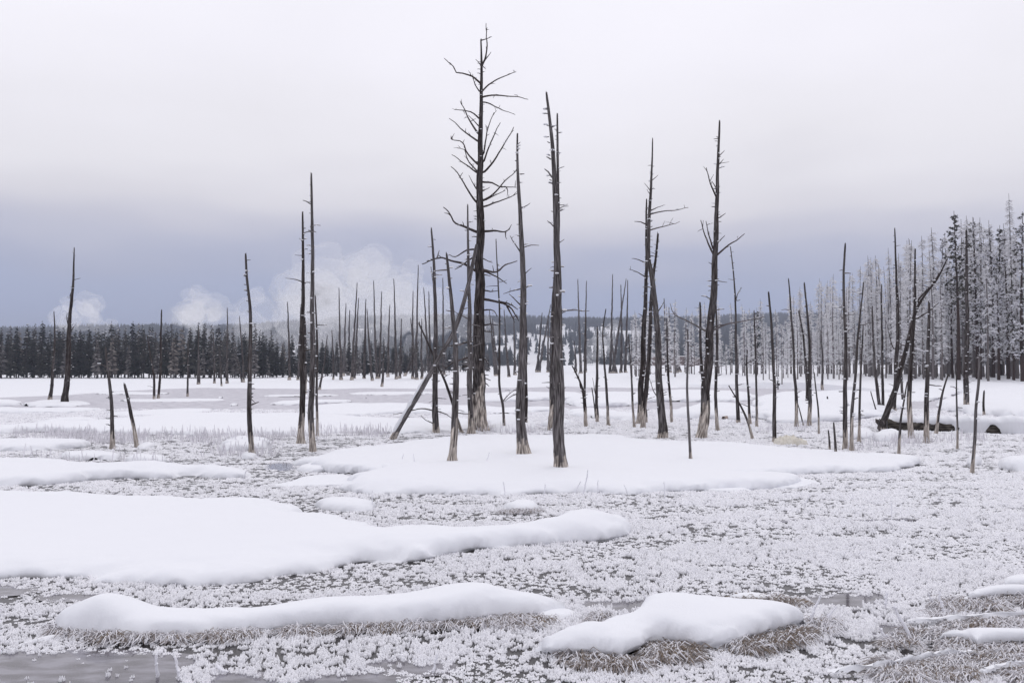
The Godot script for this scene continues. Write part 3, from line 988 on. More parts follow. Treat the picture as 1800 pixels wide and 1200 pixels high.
	snag("grey snag with slight lean in the snow left of the tallest tree", [796, 810, 799, 700, 798, 620, 792, 530, 785, 447], [13, 4], 0.7, 58, [[2.2, 797, 640, 812, 632, 820, 626]], 0.2, 1.4)
	snag("bare trunk left of the leaning log's crossing with a snapped thin tip", [766, 761, 766, 640, 765, 540, 761, 460, 757, 402], [11, 3], 0.5, 18, [[2.4, 762, 500, 757, 468], [2.2, 764, 745, 748, 738, 740, 730], [2.4, 764, 722, 740, 718, 715, 724, 690, 728], [2.4, 768, 722, 784, 728, 796, 736]], 0.0, 1.2)
	snag("straight pale grey trunk directly left of the tallest tree", [826, 762, 826, 640, 824, 520, 822, 430, 821, 360], [11, 2.5], 0.72, 48, [[2.6, 821, 640, 806, 638], [2.2, 828, 570, 845, 574], [2.4, 826, 610, 846, 604], [2.2, 822, 560, 800, 548, 790, 540]], 0.0, 1.6)
	snag("dark stick crossing behind the leaning log", [812, 760, 804, 738, 790, 695, 772, 650, 752, 606, 735, 568], [6, 3], 0.3, 16, [], 0.0, 0.7)
	snag("crooked thin dark stem right of the tallest tree", [886, 758, 884, 715, 878, 680, 879, 600, 876, 500, 873, 420], [5, 1.6], 0.35, 40, [[2.0, 877, 640, 870, 610, 865, 570], [2.0, 884, 705, 897, 690, 910, 682]], 0.0, 1.0)
	snag("straightest tall trunk left of centre with a long pale foot", [548, 795, 549, 680, 548, 520, 547, 400, 546, 307], [11, 3.5], 0.62, 48, [[2.2, 544, 672, 537, 664]], 0.0, 1.7)
	snag("dark bent trunk just left of the straightest tall trunk", [527, 780, 531, 680, 533, 570, 534, 470, 533, 373], [11, 3], 0.22, 48, [[2.2, 533, 496, 520, 491, 501, 489], [2.0, 532, 425, 527, 418], [2.0, 526, 697, 517, 696]], 0.0, 1.2)
	snag("slim trunk hiding right behind the straightest tall trunk", [557, 768, 557, 690, 556, 600, 554, 520], [5, 2.5], 0.45, 44, [], 0.0, 1.0)
	snag("thin dead trunk behind the dark bent trunk", [536, 692, 536, 640, 535, 560], [6, 4], 0.25, 22)
	snag("lone slender trunk on the left marsh, bent slightly at the top", [442, 803, 440, 680, 438, 560, 434, 490, 430, 447], [9, 3.5], 0.45, 36, [[2.0, 438, 652, 427, 652], [2.0, 440, 700, 447, 706]], 0.0, 1.6)
	snag("tall dark snag with a wavy thin tip at far left", [115, 710, 119, 640, 122, 590, 123, 540, 129, 490, 127, 435], [10, 1.6], 0.12, 4, [[2.2, 121, 577, 117, 562, 117, 549], [2.0, 123, 582, 132, 570], [1.8, 120, 625, 132, 616], [1.6, 118, 600, 108, 600], [1.8, 122, 520, 126, 510], [1.6, 117, 650, 110, 646]], 0.05, 1.2)
	snag("thin snag beside the wavy-tipped dark snag", [89, 703, 92, 640, 96, 590, 94, 548], [6, 1.6], 0.45, 6, [[1.2, 93, 640, 99, 636]], 0.05, 1.4)
	snag("slim post with a frosted bleached top on the left marsh", [198, 790, 195, 720, 190, 660, 184, 612], [7.5, 3], 0.5, 34, [[1.6, 190, 650, 184, 640]], 0.0, 1.2)
	snag("short leaning broken post beside the slim frosted post", [240, 787, 233, 745, 225, 705, 218, 676], [7, 4.5], 0.5, 46, [], 0.0, 0.6)
	snag("short dark post leaning apart from the thicker one, far left ice", [270, 703, 268, 660, 263, 620, 257, 588], [4.5, 1.6], 0.15, 8)
	snag("straight dark post of the far left pair", [278, 702, 281, 640, 283, 580, 283, 545], [4.5, 2.2], 0.2, 8)
	snag("thin post standing alone on the left ice", [330, 697, 330, 640, 331, 600], [3.5, 1.8], 0.4, 6)
	for e in [["slim stem of the pair before the left forest", 347, 677, 349, 571, 4], ["paler stem of the pair before the left forest", 350, 676, 348, 620, 3], ["frosted stem with side branches before the forest", 376, 675, 374, 588, 4], ["thin stem left of the far straight stem", 389, 680, 385, 612, 3], ["far straight dark stem before the left forest", 398, 675, 398, 541, 4.5], ["far stem just left of the lone slender trunk", 428, 673, 421, 556, 4], ["short leaning stick by the lone slender trunk", 425, 673, 415, 628, 3], ["far snag with a forked top left of the dark bent trunk", 508, 669, 505, 531, 5], ["far leaning snag close behind the dark bent trunk", 523, 669, 528, 535, 4], ["far slender snag on the snow right of the straight trunk", 586, 669, 583, 580, 3.5], ["black crooked stick right of the straight trunk", 561, 685, 575, 590, 4]]:
		snag(e[0], [e[1], e[2], lerpf(e[1], e[3], 0.5) + 1.0, lerpf(e[2], e[4], 0.5), e[3], e[4]], [e[5], 1.4], 0.4, 5, [], 0.0, 0.7)
	# far group on the snow between the straight trunk and the leaning log
	var far_label := "thin far snag in the bare group on the snow plain left of centre"
	for e in [[600, 669, 596, 507], [603, 662, 608, 533], [618, 669, 627, 497], [622, 667, 631, 524], [639, 667, 643, 526], [654, 671, 645, 543], [663, 667, 656, 493], [666, 667, 671, 512], [682, 664, 685, 536], [696, 668, 692, 490], [702, 667, 705, 560], [725, 667, 726, 512], [731, 668, 735, 466], [753, 662, 744, 505], [757, 662, 754, 512], [779, 660, 778, 488], [733, 669, 722, 560], [742, 667, 741, 560], [612, 660, 614, 545], [672, 681, 676, 610], [711, 662, 736, 600]]:
		snag(far_label, [e[0], e[1], lerpf(e[0], e[2], 0.5) + rng.randf_range(-1, 1), lerpf(e[1], e[3], 0.5), e[2], e[3]], [5.0, 1.3], rng.randf_range(0.3, 0.6), 6, [], 0.0, 0.5, "far_snag", "bare snags on the far plain left of centre")
	far_label = "thin far snag in the bare group on the snow plain right of the front trunk"
	for e in [[1021, 657, 1016, 490], [1029, 655, 1031, 494], [1073, 657, 1077, 482], [1077, 657, 1101, 490], [1092, 656, 1092, 500], [1099, 656, 1104, 492], [1083, 657, 1075, 590], [1012, 655, 1010, 600], [944, 655, 953, 550], [947, 655, 968, 535], [963, 655, 964, 560], [968, 655, 970, 530], [871, 662, 860, 545], [874, 662, 866, 560], [895, 664, 886, 545], [905, 660, 903, 555], [1172, 655, 1167, 525], [1178, 656, 1176, 540], [1196, 655, 1180, 605], [1205, 655, 1206, 560], [1190, 656, 1186, 560], [1141, 655, 1145, 560]]:
		snag(far_label, [e[0], e[1], lerpf(e[0], e[2], 0.5) + rng.randf_range(-1, 1), lerpf(e[1], e[3], 0.5), e[2], e[3]], [5.0, 1.3], rng.randf_range(0.35, 0.65), 4, [], 0.0, 0.5, "far_snag", "bare snags on the far plain right of the front trunk")
	# middle right
	snag("dark left stem of the leaning twin trunks at centre right, pale foot", [1125, 746, 1127, 690, 1133, 580, 1137, 470, 1137, 410, 1136, 351], [11, 2.5], 0.2, 26, [[2.4, 1133, 393, 1126, 390, 1116, 389], [2.2, 1133, 461, 1122, 456, 1111, 454], [2.2, 1134, 486, 1120, 478, 1106, 473], [2.0, 1132, 556, 1122, 551]], 0.0, 1.6)
	snag("right stem of the leaning twin trunks with a ragged foot", [1130, 754, 1137, 680, 1143, 580, 1147, 500, 1152, 455, 1157, 411], [9, 3.5], 0.25, 42, [[2.2, 1145, 545, 1158, 548], [2.0, 1140, 600, 1152, 592]], 0.0, 1.8)
	snag("tall crooked trunk with two long side twigs crossing the twin trunks", [1164, 770, 1161, 690, 1157, 610, 1152, 545, 1147, 490, 1142, 455, 1141, 410, 1144, 330, 1146, 245], [14, 2], 0.55, 12, [[2.4, 1145, 376, 1165, 371, 1188, 369, 1210, 365], [2.4, 1144, 404, 1165, 398, 1196, 390], [2.2, 1146, 369, 1156, 364, 1165, 361], [2.0, 1147, 316, 1157, 307], [1.8, 1143, 341, 1137, 332], [1.8, 1143, 334, 1133, 322], [2.4, 1155, 549, 1162, 540, 1169, 527], [2.2, 1158, 700, 1148, 685, 1142, 665]], 0.0, 2.2)
	snag("tall dark leaning trunk with two wide sweeping branches at right of centre", [1232, 771, 1240, 710, 1246, 640, 1249, 585, 1255, 512, 1258, 449, 1261, 350, 1264, 290, 1265, 213], [17, 3], 0.4, 60, [[3.4, 1241, 582, 1228, 574, 1214, 567, 1189, 554, 1180, 543], [3.4, 1249, 583, 1277, 570, 1309, 564, 1341, 557], [2.6, 1250, 580, 1262, 572, 1280, 570], [3.0, 1259, 345, 1250, 325, 1242, 294], [2.4, 1260, 332, 1251, 318], [3.4, 1255, 448, 1246, 430, 1237, 405, 1232, 386], [3.0, 1254, 437, 1246, 412, 1241, 389], [3.4, 1261, 448, 1282, 430, 1296, 422, 1309, 410], [2.6, 1259, 431, 1266, 422, 1274, 414], [2.2, 1266, 272, 1274, 265], [2.2, 1267, 286, 1272, 280], [2.2, 1266, 382, 1276, 374], [2.2, 1253, 464, 1246, 461]], 0.0, 1.5)
	snag("black stem tight behind the dark leaning trunk", [1239, 712, 1233, 640, 1232, 590, 1230, 531], [6, 3], 0.15, 6, [], 0.0, 1.6)
	snag("slender silver pole standing in the central snow sheet", [1214, 806, 1213, 740, 1210, 680, 1211, 620, 1210, 580], [5, 3], 0.98, 14, [], 0.2, 0.7)
	snag("slim upright trunk right of the dark leaning trunk with a pale foot", [1261, 758, 1260, 690, 1261, 600, 1259, 527], [6, 3], 0.4, 38, [], 0.0, 1.4)
	snag("straight slim trunk with a forked upper stem, right of centre", [1297, 744, 1296, 650, 1294, 560, 1291, 500, 1284, 434], [6.5, 1.5], 0.45, 8, [[2.2, 1293, 532, 1297, 518, 1304, 505]], 0.0, 1.4)
	snag("crooked black-topped snag with a long pale foot beside the slim trunks", [1031, 751, 1027, 715, 1021, 680, 1011, 655, 1005, 643], [6, 2.5], 0.1, 30, [[1.8, 1020, 680, 1018, 664, 1017, 655]], 0.0, 1.2)
	snag("thin upright stem rising from the crooked snag", [1030, 735, 1028, 690, 1029, 620, 1031, 560], [5, 2.5], 0.4, 12, [], 0.0, 1.2)
	snag("blunt dark post with a pale foot among the slim middle trunks", [1050, 744, 1049, 680, 1050, 620, 1050, 575], [6, 3], 0.25, 24, [[1.8, 1048, 700, 1042, 664]], 0.0, 1.0)
	snag("small charred stick leaning on the blunt dark post", [1048, 737, 1044, 705, 1040, 681], [2.6, 1.5], 0.1, 5, [], 0.0, 0.5)
	snag("slim curved pole with a hooked tip among the middle trunks", [1069, 748, 1067, 690, 1063, 630, 1060, 585, 1065, 543], [5, 1.8], 0.45, 40, [[1.8, 1062, 590, 1068, 587]], 0.0, 1.2)
	snag("slim pole left of the leaning twin trunks", [1115, 752, 1113, 700, 1109, 640, 1104, 588], [4.5, 1.8], 0.5, 40, [], 0.0, 1.0)
	snag("slim dark-topped pole right of the crooked tall trunk", [1181, 743, 1179, 700, 1175, 640, 1174, 560], [5, 2.2], 0.3, 34, [], 0.0, 1.6)
	snag("short root post tucked behind the twin trunks", [1136, 744, 1136, 725, 1133, 706], [4, 2.5], 0.3, 18, [], 0.0, 0.6)
	snag("short dark stick leaning left across the slim right trunks", [1324, 773, 1316, 745, 1302, 715, 1281, 678], [5, 2], 0.15, 30, [], 0.0, 0.6)
	snag("bent dark stem crossing the short leaning stick", [1319, 746, 1316, 700, 1311, 650, 1312, 616], [5, 2], 0.25, 24, [[1.8, 1310, 640, 1322, 634, 1330, 628]], 0.0, 1.4)
	snag("slim pole with a living green tuft near its top", [1330, 752, 1330, 700, 1328, 620, 1327, 546], [4.5, 2], 0.45, 28, [], 0.0, 1.2)
	snag("straight dark-grey pole beside the cream lump", [1361, 778, 1361, 700, 1358, 600, 1352, 513], [7, 3], 0.4, 8, [], 0.0, 1.6)
	snag("tall slim pole left of the paired slim poles", [1400, 750, 1398, 690, 1393, 590, 1386, 490], [6, 2], 0.35, 34, [], 0.0, 1.6)
	snag("right pole of the paired slim poles with a white foot", [1422, 750, 1423, 680, 1421, 590, 1415, 497], [7, 2.5], 0.4, 34, [], 0.0, 1.6)
	snag("bent dark pole of the paired slim poles", [1420, 716, 1419, 670, 1414, 600, 1406, 546], [5, 2.5], 0.2, 4, [], 0.0, 1.4)
	snag("thin broken rod right of the paired slim poles", [1440, 764, 1438, 720, 1434, 685, 1431, 656], [3.5, 2], 0.35, 30, [], 0.0, 0.6)
	snag("tiny leaning stick between the slim right poles", [1413, 749, 1408, 725, 1403, 704], [2.5, 1.5], 0.2, 8, [], 0.0, 0.4)
	snag("far pole standing before the frosted wood", [1446, 679, 1446, 620, 1444, 580], [4, 2], 0.4, 4, [], 0.0, 1.0)
	snag("short stub post in the snow before the frosted wood", [1456, 712, 1455.6, 705, 1455, 697], [3, 2.5], 0.3, 0, [], 0.0, 0.3)
	snag("tallest straight pole before the frosted wood", [1485, 790, 1485, 690, 1486, 600, 1485, 500, 1485, 429], [8, 3], 0.5, 34, [], 0.0, 2.0)
	snag("slightly wavy pole touching the tallest straight pole's right side", [1498, 793, 1500, 720, 1505, 660, 1510, 600, 1516, 497], [6.5, 2], 0.5, 48, [], 0.0, 1.4)
	snag("thinner pole right of the wavy pole", [1511, 777, 1513, 700, 1515, 640, 1519, 572], [5, 2], 0.4, 36, [], 0.0, 1.2)
	snag("short bare stake at the snow edge left of the tallest straight pole", [1470, 799, 1468, 770, 1466, 744], [4.5, 3], 0.55, 8, [], 0.1, 0.4)
	snag("shorter bare stake next to the first stake", [1459, 790, 1458, 772, 1456, 756], [3.5, 2.5], 0.55, 8, [], 0.0, 0.4)
	snag("leaning snag left of the root plate", [1547, 722, 1543, 680, 1538, 620, 1535, 540], [6, 2.5], 0.45, 4, [], 0.0, 1.4)
	snag("straight dark snag right of the leaning snag", [1553, 722, 1553, 660, 1551, 600, 1550, 500], [5, 2], 0.35, 4, [], 0.0, 1.4)
	snag("thin stick left of the root plate", [1542, 727, 1537, 708, 1532, 688], [2.5, 1.6], 0.3, 4, [], 0.0, 0.4)
	snag("tall bare dark snag rising above the frosted wood with a bent tip", [1572, 724, 1575, 640, 1577, 560, 1577, 470, 1574, 440, 1573, 401], [8, 2], 0.25, 8, [[2.0, 1570, 610, 1562, 580, 1559, 566]], 0.0, 1.8)
	snag("thick dark trunk leaning far right from its upturned roots", [1551, 754, 1564, 712, 1580, 660, 1594, 610, 1606, 560, 1622, 524, 1642, 497, 1656, 478, 1666, 455], [11, 2], 0.25, 2, [[3.0, 1614, 528, 1628, 512, 1640, 500, 1652, 480], [2.4, 1612, 560, 1632, 548, 1652, 532], [2.4, 1588, 606, 1578, 604], [2.2, 1592, 598, 1600, 590]], 0.0, 1.6)
	snag("straight pole with a long white foot right of the leaning dark trunk", [1602, 772, 1602, 700, 1604, 600, 1608, 520, 1612, 437], [9, 2.5], 0.3, 66, [], 0.0, 1.6)
	snag("blunt pole with a pale flared foot, second right of the leaning trunk", [1629, 780, 1631, 720, 1633, 640, 1636, 534], [9, 4], 0.4, 50, [[2.0, 1634, 748, 1642, 746]], 0.0, 1.6)
	snag("grey stem standing close behind the leaning dark trunk", [1588, 710, 1586, 680, 1581, 640], [5, 3], 0.5, 4, [], 0.0, 0.8)
	snag("short thin pole left of the long white-footed pole", [1580, 798, 1585, 740, 1591, 700, 1597, 672], [5, 2], 0.4, 36, [], 0.0, 0.8)
	snag("short bent post leaning right behind the fallen log", [1647, 763, 1651, 725, 1657, 690, 1666, 658], [5.5, 2.5], 0.35, 34, [], 0.0, 0.6)
	snag("thin dark rod right of the fallen log's middle", [1684, 790, 1684, 740, 1684, 690, 1684, 652], [4, 2], 0.3, 40, [], 0.0, 1.0)
	snag("thick snag with snow-laden stubs before the right-hand wood", [1698, 724, 1700, 640, 1701, 560, 1700, 480, 1699, 405], [9.5, 3], 0.4, 24, [[2.4, 1702, 640, 1712, 638], [2.4, 1698, 610, 1688, 612], [2.4, 1702, 596, 1714, 598], [2.2, 1698, 560, 1690, 556], [2.4, 1703, 660, 1712, 656], [2.2, 1702, 530, 1711, 526]], 0.0, 3.2)
	snag("light grey crooked post front right, whitish at its foot", [1709, 833, 1714, 770, 1713, 720, 1717, 670, 1720, 627], [6, 4], 0.9, 36, [], 0.0, 0.8)
	snag("short black stake in the snow at right", [1731, 728, 1730, 710, 1730, 687], [4, 3], 0.1, 6, [], 0.1, 0.5)


# ------------------------------------------------------------------ woods
# dead tree furred with hoar frost: thin trunk, many short drooping branches with twigs
func frosted_tree(high: float, dense: float, reach: float, seed_: int) -> Node3D:
	rng.seed = seed_
	var o := Node3D.new()
	var key := rng.randf() * 50.0
	var sh := Shape.new()
	var pts := PackedVector3Array()
	var rad := PackedFloat32Array()
	var bend := Vector2(rng.randf_range(-0.25, 0.25), rng.randf_range(-0.25, 0.25))
	for i in 15:
		var t := i / 14.0
		pts.append(Vector3(bend.x * sin(t * 4.0) * t, high * t - 0.4 * (1.0 - t), bend.y * sin(t * 3.0 + 1.0) * t))
		rad.append(lerpf(0.155, 0.018, pow(t, 0.85)) * (high / 16.0))
	sh.tube(pts, rad, 8, wood_color(0.55, 1.0, 2.0, key))
	o.add_child(named("trunk", sh.mesh(mats.twig)))
	var br := Shape.new()
	var fr := Shape.new()
	var n := int(high * 9.0 * dense)
	for i in n:
		var t := pow(rng.randf(), 0.8) * 0.80 + 0.17
		var a := rng.randf() * TAU
		var p := Vector3(bend.x * sin(t * 4.0) * t, high * t, bend.y * sin(t * 3.0 + 1.0) * t)
		var l := reach * rng.randf_range(0.35, 1.0) * (1.15 - t) * 1.5 + 0.12
		var dir := Vector3(cos(a), rng.randf_range(-0.55, 0.15), sin(a)).normalized()
		var e := p + dir * l + Vector3(0, -l * 0.12, 0)
		var mid := p + dir * l * 0.5 + Vector3(0, l * 0.04, 0)
		br.tube(PackedVector3Array([p, mid, e]), PackedFloat32Array([0.022, 0.016, 0.008]), 3, Color(0.20, 0.19, 0.20), false)
		# hoar frost on the upper side of the branch and on its twigs
		var white := rng.randf_range(0.80, 1.0)
		var fc := Color(white, white, white)
		if rng.randf() < 0.75:
			fr.tube(PackedVector3Array([p.lerp(mid, 0.4) + Vector3(0, 0.02, 0), mid + Vector3(0, 0.025, 0), e + Vector3(0, 0.012, 0)]), PackedFloat32Array([0.02, 0.042, 0.022]), 4, fc)
		for k in int(5.0 + l * 8.0):
			var u := rng.randf_range(0.25, 1.0)
			var q := (p.lerp(mid, u * 2.0) if u < 0.5 else mid.lerp(e, u * 2.0 - 1.0))
			var td := (dir * 0.5 + Vector3(rng.randf_range(-1, 1), rng.randf_range(-1.1, 0.3), rng.randf_range(-1, 1))).normalized() * rng.randf_range(0.10, 0.34)
			fr.tube(PackedVector3Array([q, q + td]), PackedFloat32Array([0.022, 0.013]), 3, fc, false)
	o.add_child(named("branches", br.mesh(mats.twig)))
	var hoar := named("hoar_frost", fr.mesh(mats.frost))
	o.get_child(1).add_child(hoar)
	hoar.set_meta("kind", "stuff")
	o.get_child(1).set_meta("kind", "stuff")
	return o


func named(called: String, m: Mesh) -> MeshInstance3D:
	var o := MeshInstance3D.new()
	o.name = called
	o.mesh = m
	return o


# living pine: bare lower stem, limbs with clumps of needles, frost on some of them
func pine_tree(high: float, low: float, wide: float, frost: float, green: Color, seed_: int, clumps := 8) -> Node3D:
	rng.seed = seed_
	var o := Node3D.new()
	var sh := Shape.new()
	var pts := PackedVector3Array()
	var rad := PackedFloat32Array()
	for i in 10:
		var t := i / 9.0
		pts.append(Vector3(0.15 * sin(t * 3.0 + seed_), high * t - 0.3 * (1.0 - t), 0.1 * sin(t * 4.0)))
		rad.append(lerpf(0.20, 0.02, t) * high / 16.0)
	sh.tube(pts, rad, 8, Color(0.060, 0.046, 0.042))
	var cr := Shape.new()
	var sn := Shape.new()
	var levels := int(high * (1.0 - low) * 1.5)
	for l in levels:
		var t := lerpf(low, 0.985, (l + rng.randf()) / levels)
		var u := (t - low) / (1.0 - low)
		var r := wide * (pow(1.0 - u, 0.75) * 0.9 + 0.12) * minf(1.0, 0.45 + u * 3.0)
		for b in 5:
			if rng.randf() < 0.25:
				continue
			var a := TAU * b / 5.0 + l * 2.1 + rng.randf_range(-0.4, 0.4)
			var lr := r * rng.randf_range(0.55, 1.15)
			var dir := Vector3(cos(a), rng.randf_range(-0.5, 0.6), sin(a)).normalized()
			var p := Vector3(0.15 * sin(t * 3.0 + seed_), high * t + rng.randf_range(-0.4, 0.4), 0)
			sh.tube(PackedVector3Array([p, p + dir * lr * 0.9]), PackedFloat32Array([0.03, 0.012]), 3, Color(0.07, 0.055, 0.05), false)
			for k in clumps:
				var w := lerpf(0.3, 1.0, float(k) / (clumps - 1.0))
				var c := p + dir * lr * w + Vector3(rng.randf_range(-1, 1), rng.randf_range(-0.8, 0.8), rng.randf_range(-1, 1)) * 0.34 * lr
				var s := rng.randf_range(0.16, 0.30) * (0.5 + 0.5 * minf(lr, 1.0))
				var iced := rng.randf() < frost
				var g := rng.randf_range(0.6, 1.5)
				for f in 8:
					var x := Vector3(rng.randf_range(-1, 1), rng.randf_range(-0.6, 1), rng.randf_range(-1, 1)).normalized() * s
					var y := x.cross(Vector3(rng.randf() - 0.5, rng.randf() - 0.5, rng.randf() - 0.5)).normalized() * s * 0.30
					var nn := (Vector3(cos(a), 0.6, sin(a)) + x / s * 0.7).normalized()
					(sn if iced else cr).face(c - y, c + y, c + x, Color(0.9, 0.9, 0.92) if iced else Color(green.r * g, green.g * g, green.b * g), nn)
	o.add_child(named("trunk", sh.mesh(mats.twig)))
	o.add_child(named("crown", cr.mesh(mats.needles)))
	if sn.ix.size():
		o.get_child(1).add_child(named("frost_on_crown", sn.mesh(mats.frost)))
	return o


# conifer of the far forest: tiers of drooping boughs, some under snow
func forest_tree(high: float, wide: float, snow: float, green: Color, seed_: int) -> Node3D:
	rng.seed = seed_
	var o := Node3D.new()
	var sh := Shape.new()
	sh.tube(PackedVector3Array([Vector3(0, -0.4, 0), Vector3(0, high * 0.5, 0), Vector3(0, high, 0)]), PackedFloat32Array([0.14, 0.09, 0.01]), 6, Color(0.07, 0.058, 0.055))
	var cr := Shape.new()
	var sn := Shape.new()
	var levels := int(high * 2.2)
	for l in levels:
		var t := lerpf(0.14, 0.97, (l + rng.randf()) / levels)
		var r := wide * pow(1.0 - t, 0.7) * minf(1.0, 0.5 + t * 2.5) + 0.10
		for b in 6:
			if rng.randf() < 0.12:
				continue
			var a := TAU * b / 6.0 + l * 1.7 + rng.randf_range(-0.4, 0.4)
			var lr := r * rng.randf_range(0.6, 1.2)
			var out_ := Vector3(cos(a), 0, sin(a))
			var side := Vector3(-sin(a), 0, cos(a)) * lr * 0.30
			var p := Vector3(0, high * t + rng.randf_range(-0.35, 0.35), 0)
			var e := p + out_ * lr + Vector3(0, -lr * rng.randf_range(0.15, 0.5), 0)
			var mid := p.lerp(e, 0.6)
			var g := rng.randf_range(0.55, 1.5)
			var col := Color(green.r * g, green.g * g, green.b * g)
			var top := Vector3(0, lr * 0.12, 0)
			var drop := Vector3(0, -lr * 0.16 - 0.08, 0)
			cr.face(p, mid + side + drop, mid + top, col, (out_ * 0.5 + Vector3.UP + side).normalized())
			cr.face(p, mid + top, mid - side + drop, col, (out_ * 0.5 + Vector3.UP - side).normalized())
			cr.face(mid + top, mid + side + drop, e, col, (out_ + Vector3.UP * 0.6 + side).normalized())
			cr.face(mid + top, e, mid - side + drop, col, (out_ + Vector3.UP * 0.6 - side).normalized())
			if rng.randf() < snow:
				var w := rng.randf_range(0.06, 0.2)
				sn.lump(p.lerp(e, rng.randf_range(0.55, 0.9)) + Vector3(0, 0.05 + lr * 0.06, 0), Vector3(w * rng.randf_range(0.7, 1.6), w * 0.4, w), a, Color.WHITE)
	o.add_child(named("trunk", sh.mesh(mats.twig)))
	o.add_child(named("crown", cr.mesh(mats.needles)))
	if sn.ix.size():
		o.get_child(1).add_child(named("snow_load", sn.mesh(mats.snow)))
	return o


func plant(proto: Node3D, called: String, at: Vector3, size: Vector3, label: String, category: String, group: String) -> void:
	var o: Node3D = proto.duplicate()
	o.name = numbered(called)
	add_child(o)
	o.position = at
	o.rotation.y = rng.randf() * TAU
	o.scale = size
	tag(o, label, category, group)


func make_forests() -> void:
	# left: the dark wall of conifers
	var dark := []
	for k in 6:
		dark.append(forest_tree(11.0, [1.5, 1.8, 1.3, 1.7, 1.4, 1.6][k], [0.02, 0.09, 0.04, 0.0, 0.05, 0.14][k], [Color(0.026, 0.028, 0.024), Color(0.042, 0.042, 0.037), Color(0.058, 0.054, 0.048), Color(0.022, 0.024, 0.022), Color(0.038, 0.037, 0.032), Color(0.075, 0.071, 0.066)][k], 100 + k))
	var grey := []
	for k in 3:
		grey.append(forest_tree(9.0, 1.5, 0.04, [Color(0.16, 0.148, 0.145), Color(0.19, 0.168, 0.155), Color(0.13, 0.122, 0.122)][k], 120 + k))
	rng.seed = 55
	var tops := [[-140, 576], [0, 578], [150, 580], [240, 582], [330, 578], [450, 592], [560, 602], [660, 606], [760, 612], [860, 625]]
	for row in 4:
		var px := -130.0
		while px < 850.0:
			px += rng.randf_range(9.0, 17.0)
			var d := 188.0 + row * 6.0 + rng.randf_range(-2.5, 2.5) + maxf(0.0, px - 420.0) * 0.12
			var k := 0
			while k < tops.size() - 2 and px > tops[k + 1][0]:
				k += 1
			var top := lerpf(tops[k][1], tops[k + 1][1], clampf((px - tops[k][0]) / float(tops[k + 1][0] - tops[k][0]), 0, 1))
			var x := (px - 900.0) / LENS * d
			var foot := Vector3(x, land(x, d), -d)
			var high := deep(px, top + absf(rng.randfn(0.0, 13.0)) - 9.0 - 24.0 * broad.get_noise_2d(px * 0.05, row * 7.0), d).y - foot.y
			var pale := rng.randf() < (0.34 if row == 0 else 0.06)
			if row == 0 and pale:
				high *= rng.randf_range(0.65, 0.9)
			elif row == 0 and rng.randf() < 0.35:
				high *= rng.randf_range(0.35, 0.8)
			var s := high / (9.0 if pale else 11.0)
			if pale:
				plant(grey[rng.randi() % 3], "bare_larch", foot, Vector3(s * 1.05, s, s * 1.05), "grey leafless conifer in front of the dark forest wall on the left", "tree", "grey leafless conifers of the left forest wall")
			else:
				plant(dark[rng.randi() % 6], "forest_conifer", foot, Vector3(s, s, s) * Vector3(rng.randf_range(0.9, 1.25), 1, 1), "dark snow-flecked conifer in the forest wall on the left", "tree", "dark conifers of the left forest wall")
	# right: dead wood furred with frost, then pines
	var furred := []
	for k in 7:
		furred.append(frosted_tree([16.0, 14.0, 17.0, 15.0, 16.0, 13.0, 18.0][k], [1.0, 0.7, 1.25, 0.5, 1.1, 0.9, 0.8][k], [0.9, 0.7, 1.15, 0.6, 1.0, 0.9, 0.8][k], 200 + k))
	rng.seed = 66
	var crest := [[1180, 600], [1260, 560], [1340, 545], [1400, 505], [1450, 490], [1500, 470], [1540, 445], [1600, 425], [1650, 405], [1690, 385], [1740, 390], [1800, 370], [1960, 360]]
	var n := 0
	while n < 235:
		var px := 1200.0 + 720.0 * pow(rng.randf(), 0.72)
		var d := rng.randf_range(92.0, 140.0)
		if px < 1340.0:
			d = rng.randf_range(115.0, 150.0)
			if rng.randf() < 0.45:
				continue
		var k := 0
		while k < crest.size() - 2 and px > crest[k + 1][0]:
			k += 1
		var top := lerpf(crest[k][1], crest[k + 1][1], clampf((px - crest[k][0]) / float(crest[k + 1][0] - crest[k][0]), 0, 1))
		var x := (px - 900.0) / LENS * d
		var foot := Vector3(x, land(x, d), -d)
		var high := (deep(px, top, d).y - foot.y) * rng.randf_range(0.50, 1.03)
		var proto: int = rng.randi() % 7
		var s: float = high / [16.0, 14.0, 17.0, 15.0, 16.0, 13.0, 18.0][proto]
		plant(furred[proto], "frosted_dead_tree", foot, Vector3(s, s, s) * Vector3(1.1, 1, 1.1), "slender dead tree furred with white hoar frost in the right-hand wood", "dead tree", "frost-furred dead trees of the right-hand wood")
		n += 1
	# thin frosted poles standing apart, left of the wood
	n = 0
	while n < 56:
		var px := rng.randf_range(1110.0, 1350.0)
		var d := rng.randf_range(112.0, 160.0)
		var x := (px - 900.0) / LENS * d
		var foot := Vector3(x, land(x, d), -d)
		var proto: int = [3, 5, 1][rng.randi() % 3]
		var s: float = rng.randf_range(55.0, 140.0) * d / LENS / [16.0, 14.0, 17.0, 15.0, 16.0, 13.0, 18.0][proto]
		plant(furred[proto], "frosted_dead_tree", foot, Vector3(s * 1.2, s, s * 1.2), "thin frosted pole in the loose stand left of the right-hand wood", "dead tree", "thin frosted poles left of the right-hand wood")
		n += 1
	var pines := []
	for k in 5:
		pines.append(pine_tree(18.0, [0.45, 0.22, 0.30, 0.15, 0.35][k], [1.7, 1.9, 2.1, 2.0, 1.8][k], [0.3, 0.6, 0.72, 0.6, 0.78][k], Color(0.075, 0.073, 0.058), 300 + k))
	rng.seed = 77
